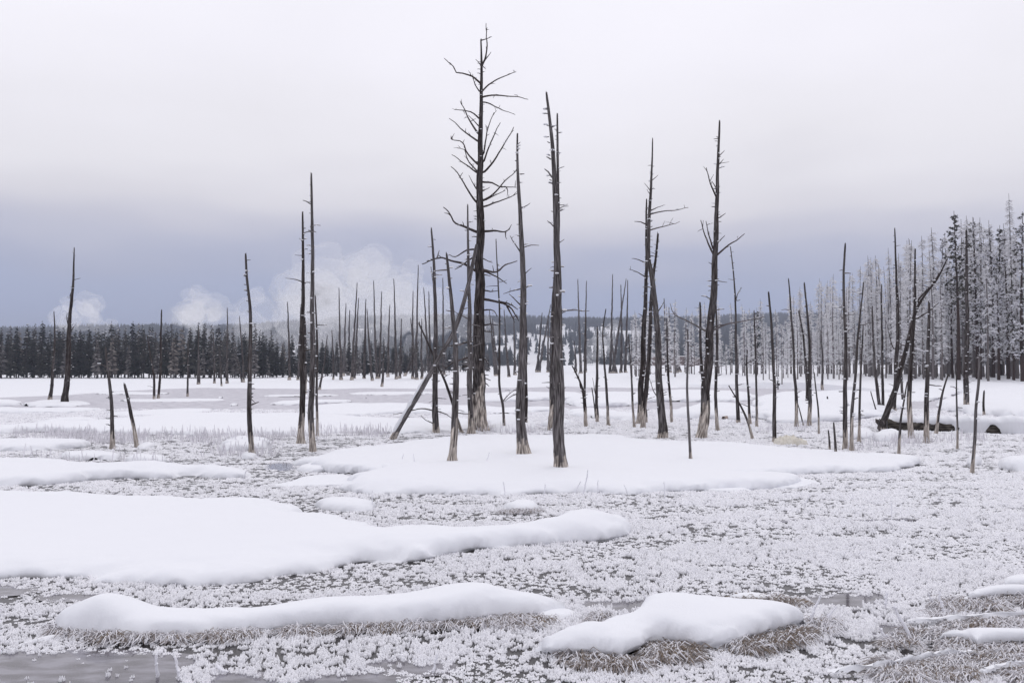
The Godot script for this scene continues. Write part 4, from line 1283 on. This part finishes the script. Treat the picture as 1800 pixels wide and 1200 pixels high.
	for e in [[1684, 370, 96, 0], [1718, 382, 100, 1], [1745, 400, 104, 2], [1772, 405, 98, 4], [1800, 372, 90, 3], [1835, 350, 92, 1], [1860, 380, 96, 2], [1660, 420, 112, 2], [1700, 415, 112, 4], [1735, 410, 114, 3], [1760, 396, 116, 0], [1790, 400, 112, 2], [1820, 390, 114, 4], [1640, 460, 118, 1], [1675, 470, 104, 4], [1755, 470, 94, 2], [1725, 500, 97, 4], [1782, 500, 93, 1], [1808, 470, 94, 2], [1900, 370, 100, 0], [1930, 380, 104, 3]]:
		var d: float = e[2]
		var x: float = (e[0] - 900.0) / LENS * d
		var foot := Vector3(x, land(x, d), -d)
		var s := (deep(e[0], e[1], d).y - foot.y) / 18.0
		plant(pines[e[3]], "pine_tree", foot, Vector3(s, s, s), "green pine dusted with frost standing in the right-hand wood", "pine tree", "living pines of the right-hand wood")
	# one high frosted spire above the pines
	var x := (1781.0 - 900.0) / LENS * 95.0
	var s := (deep(1781, 340, 95).y - land(x, 95)) / 17.0
	plant(furred[2], "frosted_dead_tree", Vector3(x, land(x, 95), -95), Vector3(s * 0.7, s, s * 0.7), "thin frosted spire rising highest above the pines at the right edge", "dead tree", "")
	# the green tuft left on one slim pole, and a few small trees
	x = (1331.0 - 900.0) / LENS * 120.0
	var t := pine_tree(10.0, 0.3, 0.8, 0.2, Color(0.035, 0.040, 0.034), 330)
	plant(t, "pine_tree", Vector3(x, land(x, 120), -120), Vector3(1.0, 0.95, 1.0), "small scrawny pine alone left of the frosted wood", "pine tree", "")
	var seedling := forest_tree(2.0, 0.55, 0.3, Color(0.03, 0.036, 0.034), 340)
	for e in [[1368, 681, 0.5, "tiny dark spruce seedling on the snow by the slim right poles"], [1366, 640, 3.0, ""], [912, 651, 0.0, ""]]:
		if e[3]:
			var p := spot(e[0], e[1])
			plant(seedling, "spruce_seedling", p, Vector3.ONE * e[2], e[3], "seedling", "")


# ------------------------------------------------------------------ small things
func make_small() -> void:
	# matted frosted grass hanging out under the near snow caps and at bottom right
	var tufts := []
	for k in 6:
		var sh := Shape.new()
		rng.seed = 400 + k
		for i in 34:
			var a := rng.randf() * TAU
			var r := rng.randf() * 0.09
			var p := Vector3(cos(a) * r, 0, sin(a) * r)
			var l := rng.randf_range(0.05, 0.15)
			var dir := (Vector3(cos(a), 0, sin(a)) * 0.9 + Vector3(rng.randf_range(-0.8, 0.8), 0, 0.5)).normalized()
			var h := rng.randf_range(0.05, 0.5)
			var q := p + dir * l * 0.45 + Vector3(0, l * h, 0)
			var e := p + dir * l * 1.0 + Vector3(rng.randf_range(-0.03, 0.03), l * (h * 0.3 - 0.05), 0)
			var pick := rng.randf() * (1.0 if k < 3 else 0.45)
			var col := Color(0.27, 0.21, 0.16) if pick < 0.16 else (Color(0.36, 0.32, 0.31) if pick < 0.30 else Color(0.80, 0.79, 0.82))
			var w := rng.randf_range(0.0020, 0.0036) * (1.9 if pick > 0.30 else 1.0)
			sh.tube(PackedVector3Array([p, q, e]), PackedFloat32Array([w, w, w * 0.5]), 3, col, false)
		tufts.append(sh.mesh(mats.twig))
	rng.seed = 410
	var places := [[], [], [], [], [], []]
	# [x0, y0, x1, y1, count, depth spread in pixels, turn]
	for e in [[100, 1112, 200, 1122, 60, 5, 0.0], [180, 1127, 420, 1125, 110, 3, 0.0], [400, 1122, 760, 1107, 130, 3, 0.0], [760, 1103, 960, 1095, 40, 4, 0.0], [900, 1160, 1000, 1168, 90, 10, -0.5], [1000, 1164, 1090, 1172, 120, 9, 0.1], [1100, 1172, 1180, 1150, 160, 11, 0.1], [1150, 1150, 1290, 1160, 230, 12, 0.3], [1280, 1152, 1420, 1118, 200, 11, 0.5], [1420, 1108, 1520, 1100, 50, 12, 0.2], [1560, 1150, 1900, 1090, 330, 24, -0.8], [1540, 1195, 1900, 1150, 330, 22, -0.8], [1650, 1080, 1900, 1054, 190, 14, -0.8], [1270, 1064, 1410, 1064, 60, 5, 0.0], [884, 903, 944, 902, 36, 2, 0.0], [1720, 1200, 1820, 1205, 70, 8, -0.4], [860, 1100, 1060, 1096, 70, 10, 0.2]]:
		for i in int(e[4]):
			var u := rng.randf()
			var p := spot(lerpf(e[0], e[2], u), lerpf(e[1], e[3], u) + rng.randf_range(-1, 1) * e[5])
			if broad.get_noise_2d(p.x * 3.0, p.z * 4.0) < -0.12:
				continue
			var under := false
			for ft: Foot in mounds:
				under = under or ft.at(p.x, p.z) > 0.10
			if under:
				continue
			var s := rng.randf_range(0.45, 1.0)
			places[rng.randi() % 3 + (3 if (e[0] > 980 and e[0] < 1300) or rng.randf() < 0.25 else 0)].append(Transform3D(Basis(Vector3.UP, e[6] + rng.randf_range(-0.7, 0.7)).scaled(Vector3(s, s * rng.randf_range(0.7, 1.1), s)), p + Vector3(0, 0.01 + 0.03 * rng.randf(), 0)))
	var g := Node3D.new()
	g.name = "frosted_grass"
	add_child(g)
	tag(g, "matted brown grass rimmed with frost around the near snow caps", "grass", "", "stuff")
	for k in 6:
		tag(many("grass_tufts", tufts[k], places[k], g), "", "", "", "stuff")
	# upright frosted reeds along the far side of the left marsh
	var reeds := []
	for k in 5:
		var sh := Shape.new()
		rng.seed = 430 + k
		for i in 5:
			var p := Vector3(rng.randf_range(-0.3, 0.3), 0, rng.randf_range(-0.15, 0.15))
			var l := rng.randf_range(0.14, 0.42)
			var e := p + Vector3(rng.randf_range(-0.3, 0.4) * l, l, rng.randf_range(-0.2, 0.2) * l)
			var white := rng.randf_range(0.8, 1.0)
			sh.tube(PackedVector3Array([p, p.lerp(e, 0.6), e]), PackedFloat32Array([0.009, 0.011, 0.006]), 4, Color(white, white * 0.98, white))
		reeds.append(sh.mesh(mats.frost))
	rng.seed = 440
	places = [[], [], [], [], []]
	for e in [[20, 766, 160, 768, 40, 4], [60, 770, 560, 770, 120, 6], [120, 778, 260, 776, 40, 4], [330, 776, 480, 782, 30, 5], [560, 762, 680, 766, 46, 4], [370, 800, 480, 800, 18, 4], [1560, 778, 1740, 776, 34, 4], [840, 760, 960, 762, 22, 3], [1330, 760, 1420, 755, 14, 3], [10, 812, 300, 816, 12, 3], [1480, 795, 1600, 782, 16, 5]]:
		for i in int(e[4]):
			var u := rng.randf()
			var p := spot(lerpf(e[0], e[2], u), lerpf(e[1], e[3], u) + rng.randf_range(-1, 1) * e[5])
			var s := rng.randf_range(0.6, 1.1)
			places[rng.randi() % 5].append(Transform3D(Basis(Vector3.UP, rng.randf_range(-0.6, 0.6)).scaled(Vector3.ONE * s), p))
	g = Node3D.new()
	g.name = "frosted_reeds"
	add_child(g)
	tag(g, "sparse white frosted reeds fringing the snow banks", "reeds", "", "stuff")
	for k in 5:
		tag(many("reed_stems", reeds[k], places[k], g), "", "", "", "stuff")
	# single frosted stalks one can point at: foot, tip, width in pixels, words
	for e in [[276, 1190, 273, 1150, 5.0, 0.0, "upright frosted stalk standing in the pool at bottom left"], [316, 1196, 308, 1154, 5.0, 0.0, "leaning frosted stalk right of the upright one in the pool"], [405, 1186, 380, 1168, 6.0, 0.0, "thick short frosted stick lying toward the pool edge"], [760, 1184, 768, 1150, 4.0, 0.0, "frosted stalk on the crust at the pool's right end"], [1040, 1036, 1052, 1014, 3.0, 0.0, ""], [1026, 866, 1034, 826, 2.4, 0.05, "tallest frosted reed before the thick front trunk"], [1010, 864, 1021, 846, 1.8, 0.05, "bent frosted reed left of the tallest reed"], [1051, 864, 1051, 844, 1.8, 0.05, "short upright reed right of the tallest reed"], [888, 868, 885, 846, 1.8, 0.05, "frosted reed on the front snow lobe's left side"], [956, 870, 959, 851, 1.8, 0.05, "frosted reed midway on the front snow lobe"], [1169, 878, 1167, 847, 1.8, 0.0, "thin upright reed at the lobe's right end"], [1104, 866, 1097, 852, 1.6, 0.05, "tiny slanted reed between the two right reeds"], [855, 812, 860, 795, 1.8, 0.2, "dark reed on the central snow sheet"], [729, 812, 726, 797, 1.6, 0.2, "right reed of the pair on the sheet's left part"], [706, 808, 709, 798, 1.4, 0.2, "left reed of the pair on the sheet's left part"], [1420, 1098, 1442, 1046, 5.0, 0.0, "frosted stalk beside the small pool at lower right"], [1440, 1096, 1470, 1066, 4.0, 0.0, "slanting frosted stalk right beside the small pool's stalk"], [1554, 1072, 1560, 1042, 4.5, 0.0, "frosted stalk at the small pool's right end"], [1607, 1128, 1572, 1066, 6.0, 0.0, "long diagonal frosted stalk at lower right"], [1566, 1128, 1548, 1104, 5.0, 0.0, "curved frosted stalk by the tiny dark hole"], [1664, 1084, 1650, 1038, 4.0, 0.0, "frosted stalk amid the matted grass at lower right"], [1650, 1068, 1632, 1042, 3.0, 0.0, "thinner frosted stalk next to the matted grass stalk"], [1568, 918, 1568, 884, 1.8, 0.0, "thin upright reed by the long dark crack"], [1412, 890, 1424, 870, 1.8, 0.0, "slanted reed on the frosted flat right of centre"], [654, 896, 654, 862, 1.8, 0.0, "thin reed by the undercut snow tongue"], [1600, 1010, 1598, 994, 2.0, 0.0, ""], [426, 842, 432, 828, 1.6, 0.05, "thin reed on the left crossing bank's right end"], [1018, 1052, 1024, 1030, 2.4, 0.0, ""], [898, 1060, 916, 1024, 3.0, 0.0, "slanting frosted stalk behind the long low ridge"], [1140, 1060, 1130, 1038, 2.6, 0.0, "short frosted stalk behind the smooth snow cap"]]:
		if e[6] == "":
			continue
		var foot := spot(e[0], e[1], e[5])
		var d := -foot.z
		var w: float = e[4] * 0.5 * d / LENS
		var tip := deep(e[2], e[3], d + rng.randf_range(-0.05, 0.05)) - foot
		var sh := Shape.new()
		var pts := PackedVector3Array()
		var rad := PackedFloat32Array()
		for i in 9:
			var t := i / 8.0
			pts.append(tip * t + Vector3(fine.get_noise_2d(t * 2.0, e[0]), 0, fine.get_noise_2d(t * 2.0, e[1])) * w * 1.5 - Vector3(0, 0.03, 0) * (1.0 - t))
			rad.append(w * rng.randf_range(0.75, 1.25) * lerpf(1.15, 0.8, t))
		sh.tube(pts, rad, 7, Color(0.95, 0.95, 0.97))
		for i in 7:
			var q := tip * rng.randf_range(0.0, 1.0)
			var s := w * rng.randf_range(0.6, 1.1)
			sh.lump(q + Vector3(rng.randf_range(-w, w), 0, rng.randf_range(-w, w)), Vector3(s, s, s), rng.randf() * TAU, Color(0.95, 0.95, 0.97))
		var o := part("frosted_stalk", sh.mesh(mats.frost))
		o.position = foot
		tag(o, e[6], "reed", "single frosted stalks")
	# fallen log under snow at right, with its root plate
	var lw := spot(1562, 756)
	var le := spot(1812, 764)
	var log_ := thing("fallen_log", "dark fallen log under a thick snow roll at right", "log", lw)
	var sh := Shape.new()
	var pts := PackedVector3Array()
	var rad := PackedFloat32Array()
	for i in 26:
		var t := i / 25.0
		pts.append((le - lw) * t + Vector3(0, 0.17 + 0.02 * sin(t * 7.0), 0))
		rad.append(lerpf(0.24, 0.15, t) * (1.0 + 0.12 * fine.get_noise_2d(t * 9.0, 1.0)))
	sh.tube(pts, rad, 12, Color(0.13, 0.115, 0.10))
	part("trunk", sh.mesh(mats.bark), log_)
	var sn := Shape.new()
	var count := 60
	for i in count:
		var t := float(i) / (count - 1)
		for j in 9:
			var a := PI * (j / 8.0)
			var r := 0.34 + 0.12 * broad.get_noise_2d(t * 16.0, 3.0) + 0.06 * fine.get_noise_2d(t * 20.0, 5.0)
			r *= smoothstep(0.0, 0.05, t) * 0.6 + 0.4
			var c := (le - lw) * t + Vector3(0, 0.26, 0)
			var hang := -0.04 + 0.06 * fine.get_noise_2d(t * 12.0, 2.0) + 0.36 * smoothstep(0.0, 0.3, 0.6 * broad.get_noise_2d(t * 14.0, 9.0) + 0.9 * (t - 0.42))
			sn.add(c + Vector3(0, sin(a) * r * 0.9 - (hang if j == 0 else (0.3 if j == 8 else 0.0)), cos(a) * r * (0.62 if j == 0 else (0.95 if j == 1 else 1.1))), Vector3.UP, Color.WHITE)
	for i in count - 1:
		for j in 8:
			var a := i * 9 + j
			sn.tri(a, a + 1, a + 9)
			sn.tri(a + 1, a + 10, a + 9)
	smooth(sn)
	part("snow_roll", sn.mesh(mats.snow), log_)
	var root := thing("root_plate", "gnarled dark upturned roots left of the fallen log", "roots", spot(1540, 757))
	for i in 9:
		var rs := Shape.new()
		var a := rng.randf() * TAU
		var e := Vector3(cos(a) * 0.24, 0.2 + sin(a) * 0.2, rng.randf_range(-0.1, 0.25))
		rs.tube(PackedVector3Array([Vector3(0.15, 0.2, 0), e * 0.6 + Vector3(0, 0.1, 0.05), e, e + Vector3(rng.randf_range(-0.1, 0.1), rng.randf_range(-0.1, 0.1), 0.05)]), PackedFloat32Array([0.06, 0.045, 0.035, 0.02]), 7, wood_color(0.25, a, 1.0, a))
		part("root", rs.mesh(mats.twig), root)
	# short pale log in the middle distance
	var a0 := spot(1272, 738)
	var a1 := spot(1296, 736)
	var ps := Shape.new()
	ps.tube(PackedVector3Array([Vector3.ZERO, (a1 - a0) * 0.5 + Vector3(0, 0.02, 0), a1 - a0]), PackedFloat32Array([0.09, 0.085, 0.08]), 10, Color(0.36, 0.29, 0.25))
	var pale := part("pale_log", ps.mesh(mats.twig))
	pale.position = a0 + Vector3(0, 0.07, 0)
	tag(pale, "short pale log lying behind the slim trunk right of centre", "log")
	# cream lump of mineral crust with broken plates beside the straight pole
	var cr := thing("mineral_crust", "cream yellow mineral crust broken into plates beside the dark-grey pole", "mineral crust", spot(1383, 782))
	for q in [[0.0, 0.0, 0.26, 0.27, 0.24], [-0.2, 0.05, 0.18, 0.24, 0.2], [0.2, -0.04, 0.2, 0.26, 0.24], [0.4, 0.0, 0.2, 0.19, 0.2], [0.02, 0.22, 0.12, 0.2, 0.1], [-0.1, 0.2, 0.1, 0.16, 0.08], [0.28, 0.18, 0.13, 0.19, 0.09]]:
		var cs := Shape.new()
		for k in 9:
			for i in 18:
				var u := PI * 0.5 * k / 8.0
				var v := TAU * i / 18.0
				var r := 1.0 + 0.38 * fine.get_noise_3d(cos(v) * 1.6 + q[0] * 9.0, u * 1.5, sin(v) * 1.6)
				cs.add(Vector3(cos(v) * cos(u) * q[2] * r + q[0], sin(u) * q[3] * r - 0.01, sin(v) * cos(u) * q[4] * r + q[1]), Vector3.UP, Color.WHITE)
		for k in 8:
			for i in 18:
				var a := k * 18 + i
				var b := k * 18 + (i + 1) % 18
				cs.tri(a, b, a + 18)
				cs.tri(b, b + 18, a + 18)
		smooth(cs)
		part("plate", cs.mesh(mats.cream), cr)


# ------------------------------------------------------------------ steam over the far hot springs
func make_steam() -> void:
	rng.seed = 500
	var kinds := []
	for k in 4:
		var sh := Shape.new()
		for j in 13:
			for i in 20:
				var u := PI * (j / 12.0 - 0.5)
				var v := TAU * i / 20.0
				var n := Vector3(cos(u) * cos(v), sin(u), cos(u) * sin(v))
				var r := 1.0 + 0.4 * broad.get_noise_3dv(n * 1.8 + Vector3(k * 7.0, 0, 0)) + 0.12 * fine.get_noise_3dv(n * 1.6 + Vector3(0, k * 5.0, 0))
				sh.add(n * r * 0.5, n, Color.WHITE)
		for j in 12:
			for i in 20:
				var a := j * 20 + i
				var b := j * 20 + (i + 1) % 20
				sh.tri(a, b, a + 20)
				sh.tri(b, b + 20, a + 20)
		smooth(sh)
		kinds.append(sh.mesh(mats.steam))
	for e in [["bright round puff of steam rising behind the left forest", [[350, 562, 34, 9], [342, 530, 24, 6], [365, 552, 26, 5], [330, 556, 22, 4]], 236.0, 1.0], ["wide billowing bank of white steam behind the forest left of centre", [[480, 560, 48, 7], [530, 540, 60, 8], [580, 525, 60, 8], [630, 512, 60, 9], [690, 530, 66, 8], [610, 560, 84, 6], [740, 560, 60, 6], [555, 500, 40, 5], [640, 482, 40, 6], [780, 575, 50, 4], [430, 575, 40, 3]], 280.0, 1.0], ["faint puff of steam behind the far left snags", [[140, 562, 34, 6], [155, 540, 28, 5], [172, 558, 24, 3]], 236.0, 1.0], ["thin mist drifting before the blue hills right of centre", [[1055, 605, 26, 5], [1072, 575, 22, 4], [1088, 612, 24, 4], [1040, 628, 22, 3]], 345.0, 1.0]]:
		var o := thing("steam_plume", e[0], "steam")
		for c in e[1]:
			for i in int(c[3] * 1.1):
				var d: float = e[2] + rng.randf_range(-14, 14)
				var p := deep(c[0] + rng.randfn(0.0, 0.5) * c[2], c[1] + rng.randfn(0.0, 0.4) * c[2], d)
				var s: float = c[2] * d / LENS * rng.randf_range(0.35, 1.6)
				var f := part("puff", kinds[rng.randi() % 4], o)
				f.scale = Vector3(s * rng.randf_range(0.9, 1.4), s * rng.randf_range(0.7, 1.1), s)
				f.position = p
				f.rotation = Vector3(rng.randf() * 0.6, rng.randf() * TAU, rng.randf() * 0.8)


func _ready() -> void:
	rng.seed = 7
	fine.seed = 4
	fine.frequency = 1.0
	fine.fractal_octaves = 3
	broad.seed = 9
	broad.frequency = 0.5
	broad.fractal_octaves = 2
	# camera
	var cam := Camera3D.new()
	cam.name = "camera"
	cam.position = Vector3(0, EYE, 0)
	cam.rotation.x = atan(RISE / LENS)
	cam.fov = rad_to_deg(2.0 * atan(600.0 / LENS))
	cam.near = 0.1
	cam.far = 9000.0
	cam.current = true
	add_child(cam)
	# sky, haze, exposure
	var env := Environment.new()
	env.background_mode = Environment.BG_SKY
	var sky := Sky.new()
	var pan := PanoramaSkyMaterial.new()
	pan.panorama = make_sky()
	sky.sky_material = pan
	env.sky = sky
	env.tonemap_mode = Environment.TONE_MAPPER_LINEAR
	env.tonemap_exposure = 1.03
	env.sdfgi_enabled = true
	env.ssao_enabled = true
	env.ssil_enabled = true
	env.fog_enabled = true
	env.fog_density = 0.00045
	env.fog_light_color = Color(0.86, 0.89, 0.97)
	var we := WorldEnvironment.new()
	we.name = "environment"
	we.environment = env
	add_child(we)
	# the sun behind the cloud: high, a little beyond the trees, very soft
	var sun := DirectionalLight3D.new()
	sun.name = "sun"
	sun.light_energy = 0.15
	sun.light_angular_distance = 40.0
	sun.light_color = Color(1.0, 0.975, 0.95)
	sun.shadow_enabled = true
	sun.rotation_degrees = Vector3(-58, 155, 0)
	add_child(sun)
	make_materials()
	make_land()
	make_hills()
	make_banks()
	print("banks ", Time.get_ticks_msec())
	make_snags()
	print("snags ", Time.get_ticks_msec())
	make_forests()
	print("forests ", Time.get_ticks_msec())
	make_small()
	make_frost()
	print("frost ", Time.get_ticks_msec())
	make_steam()
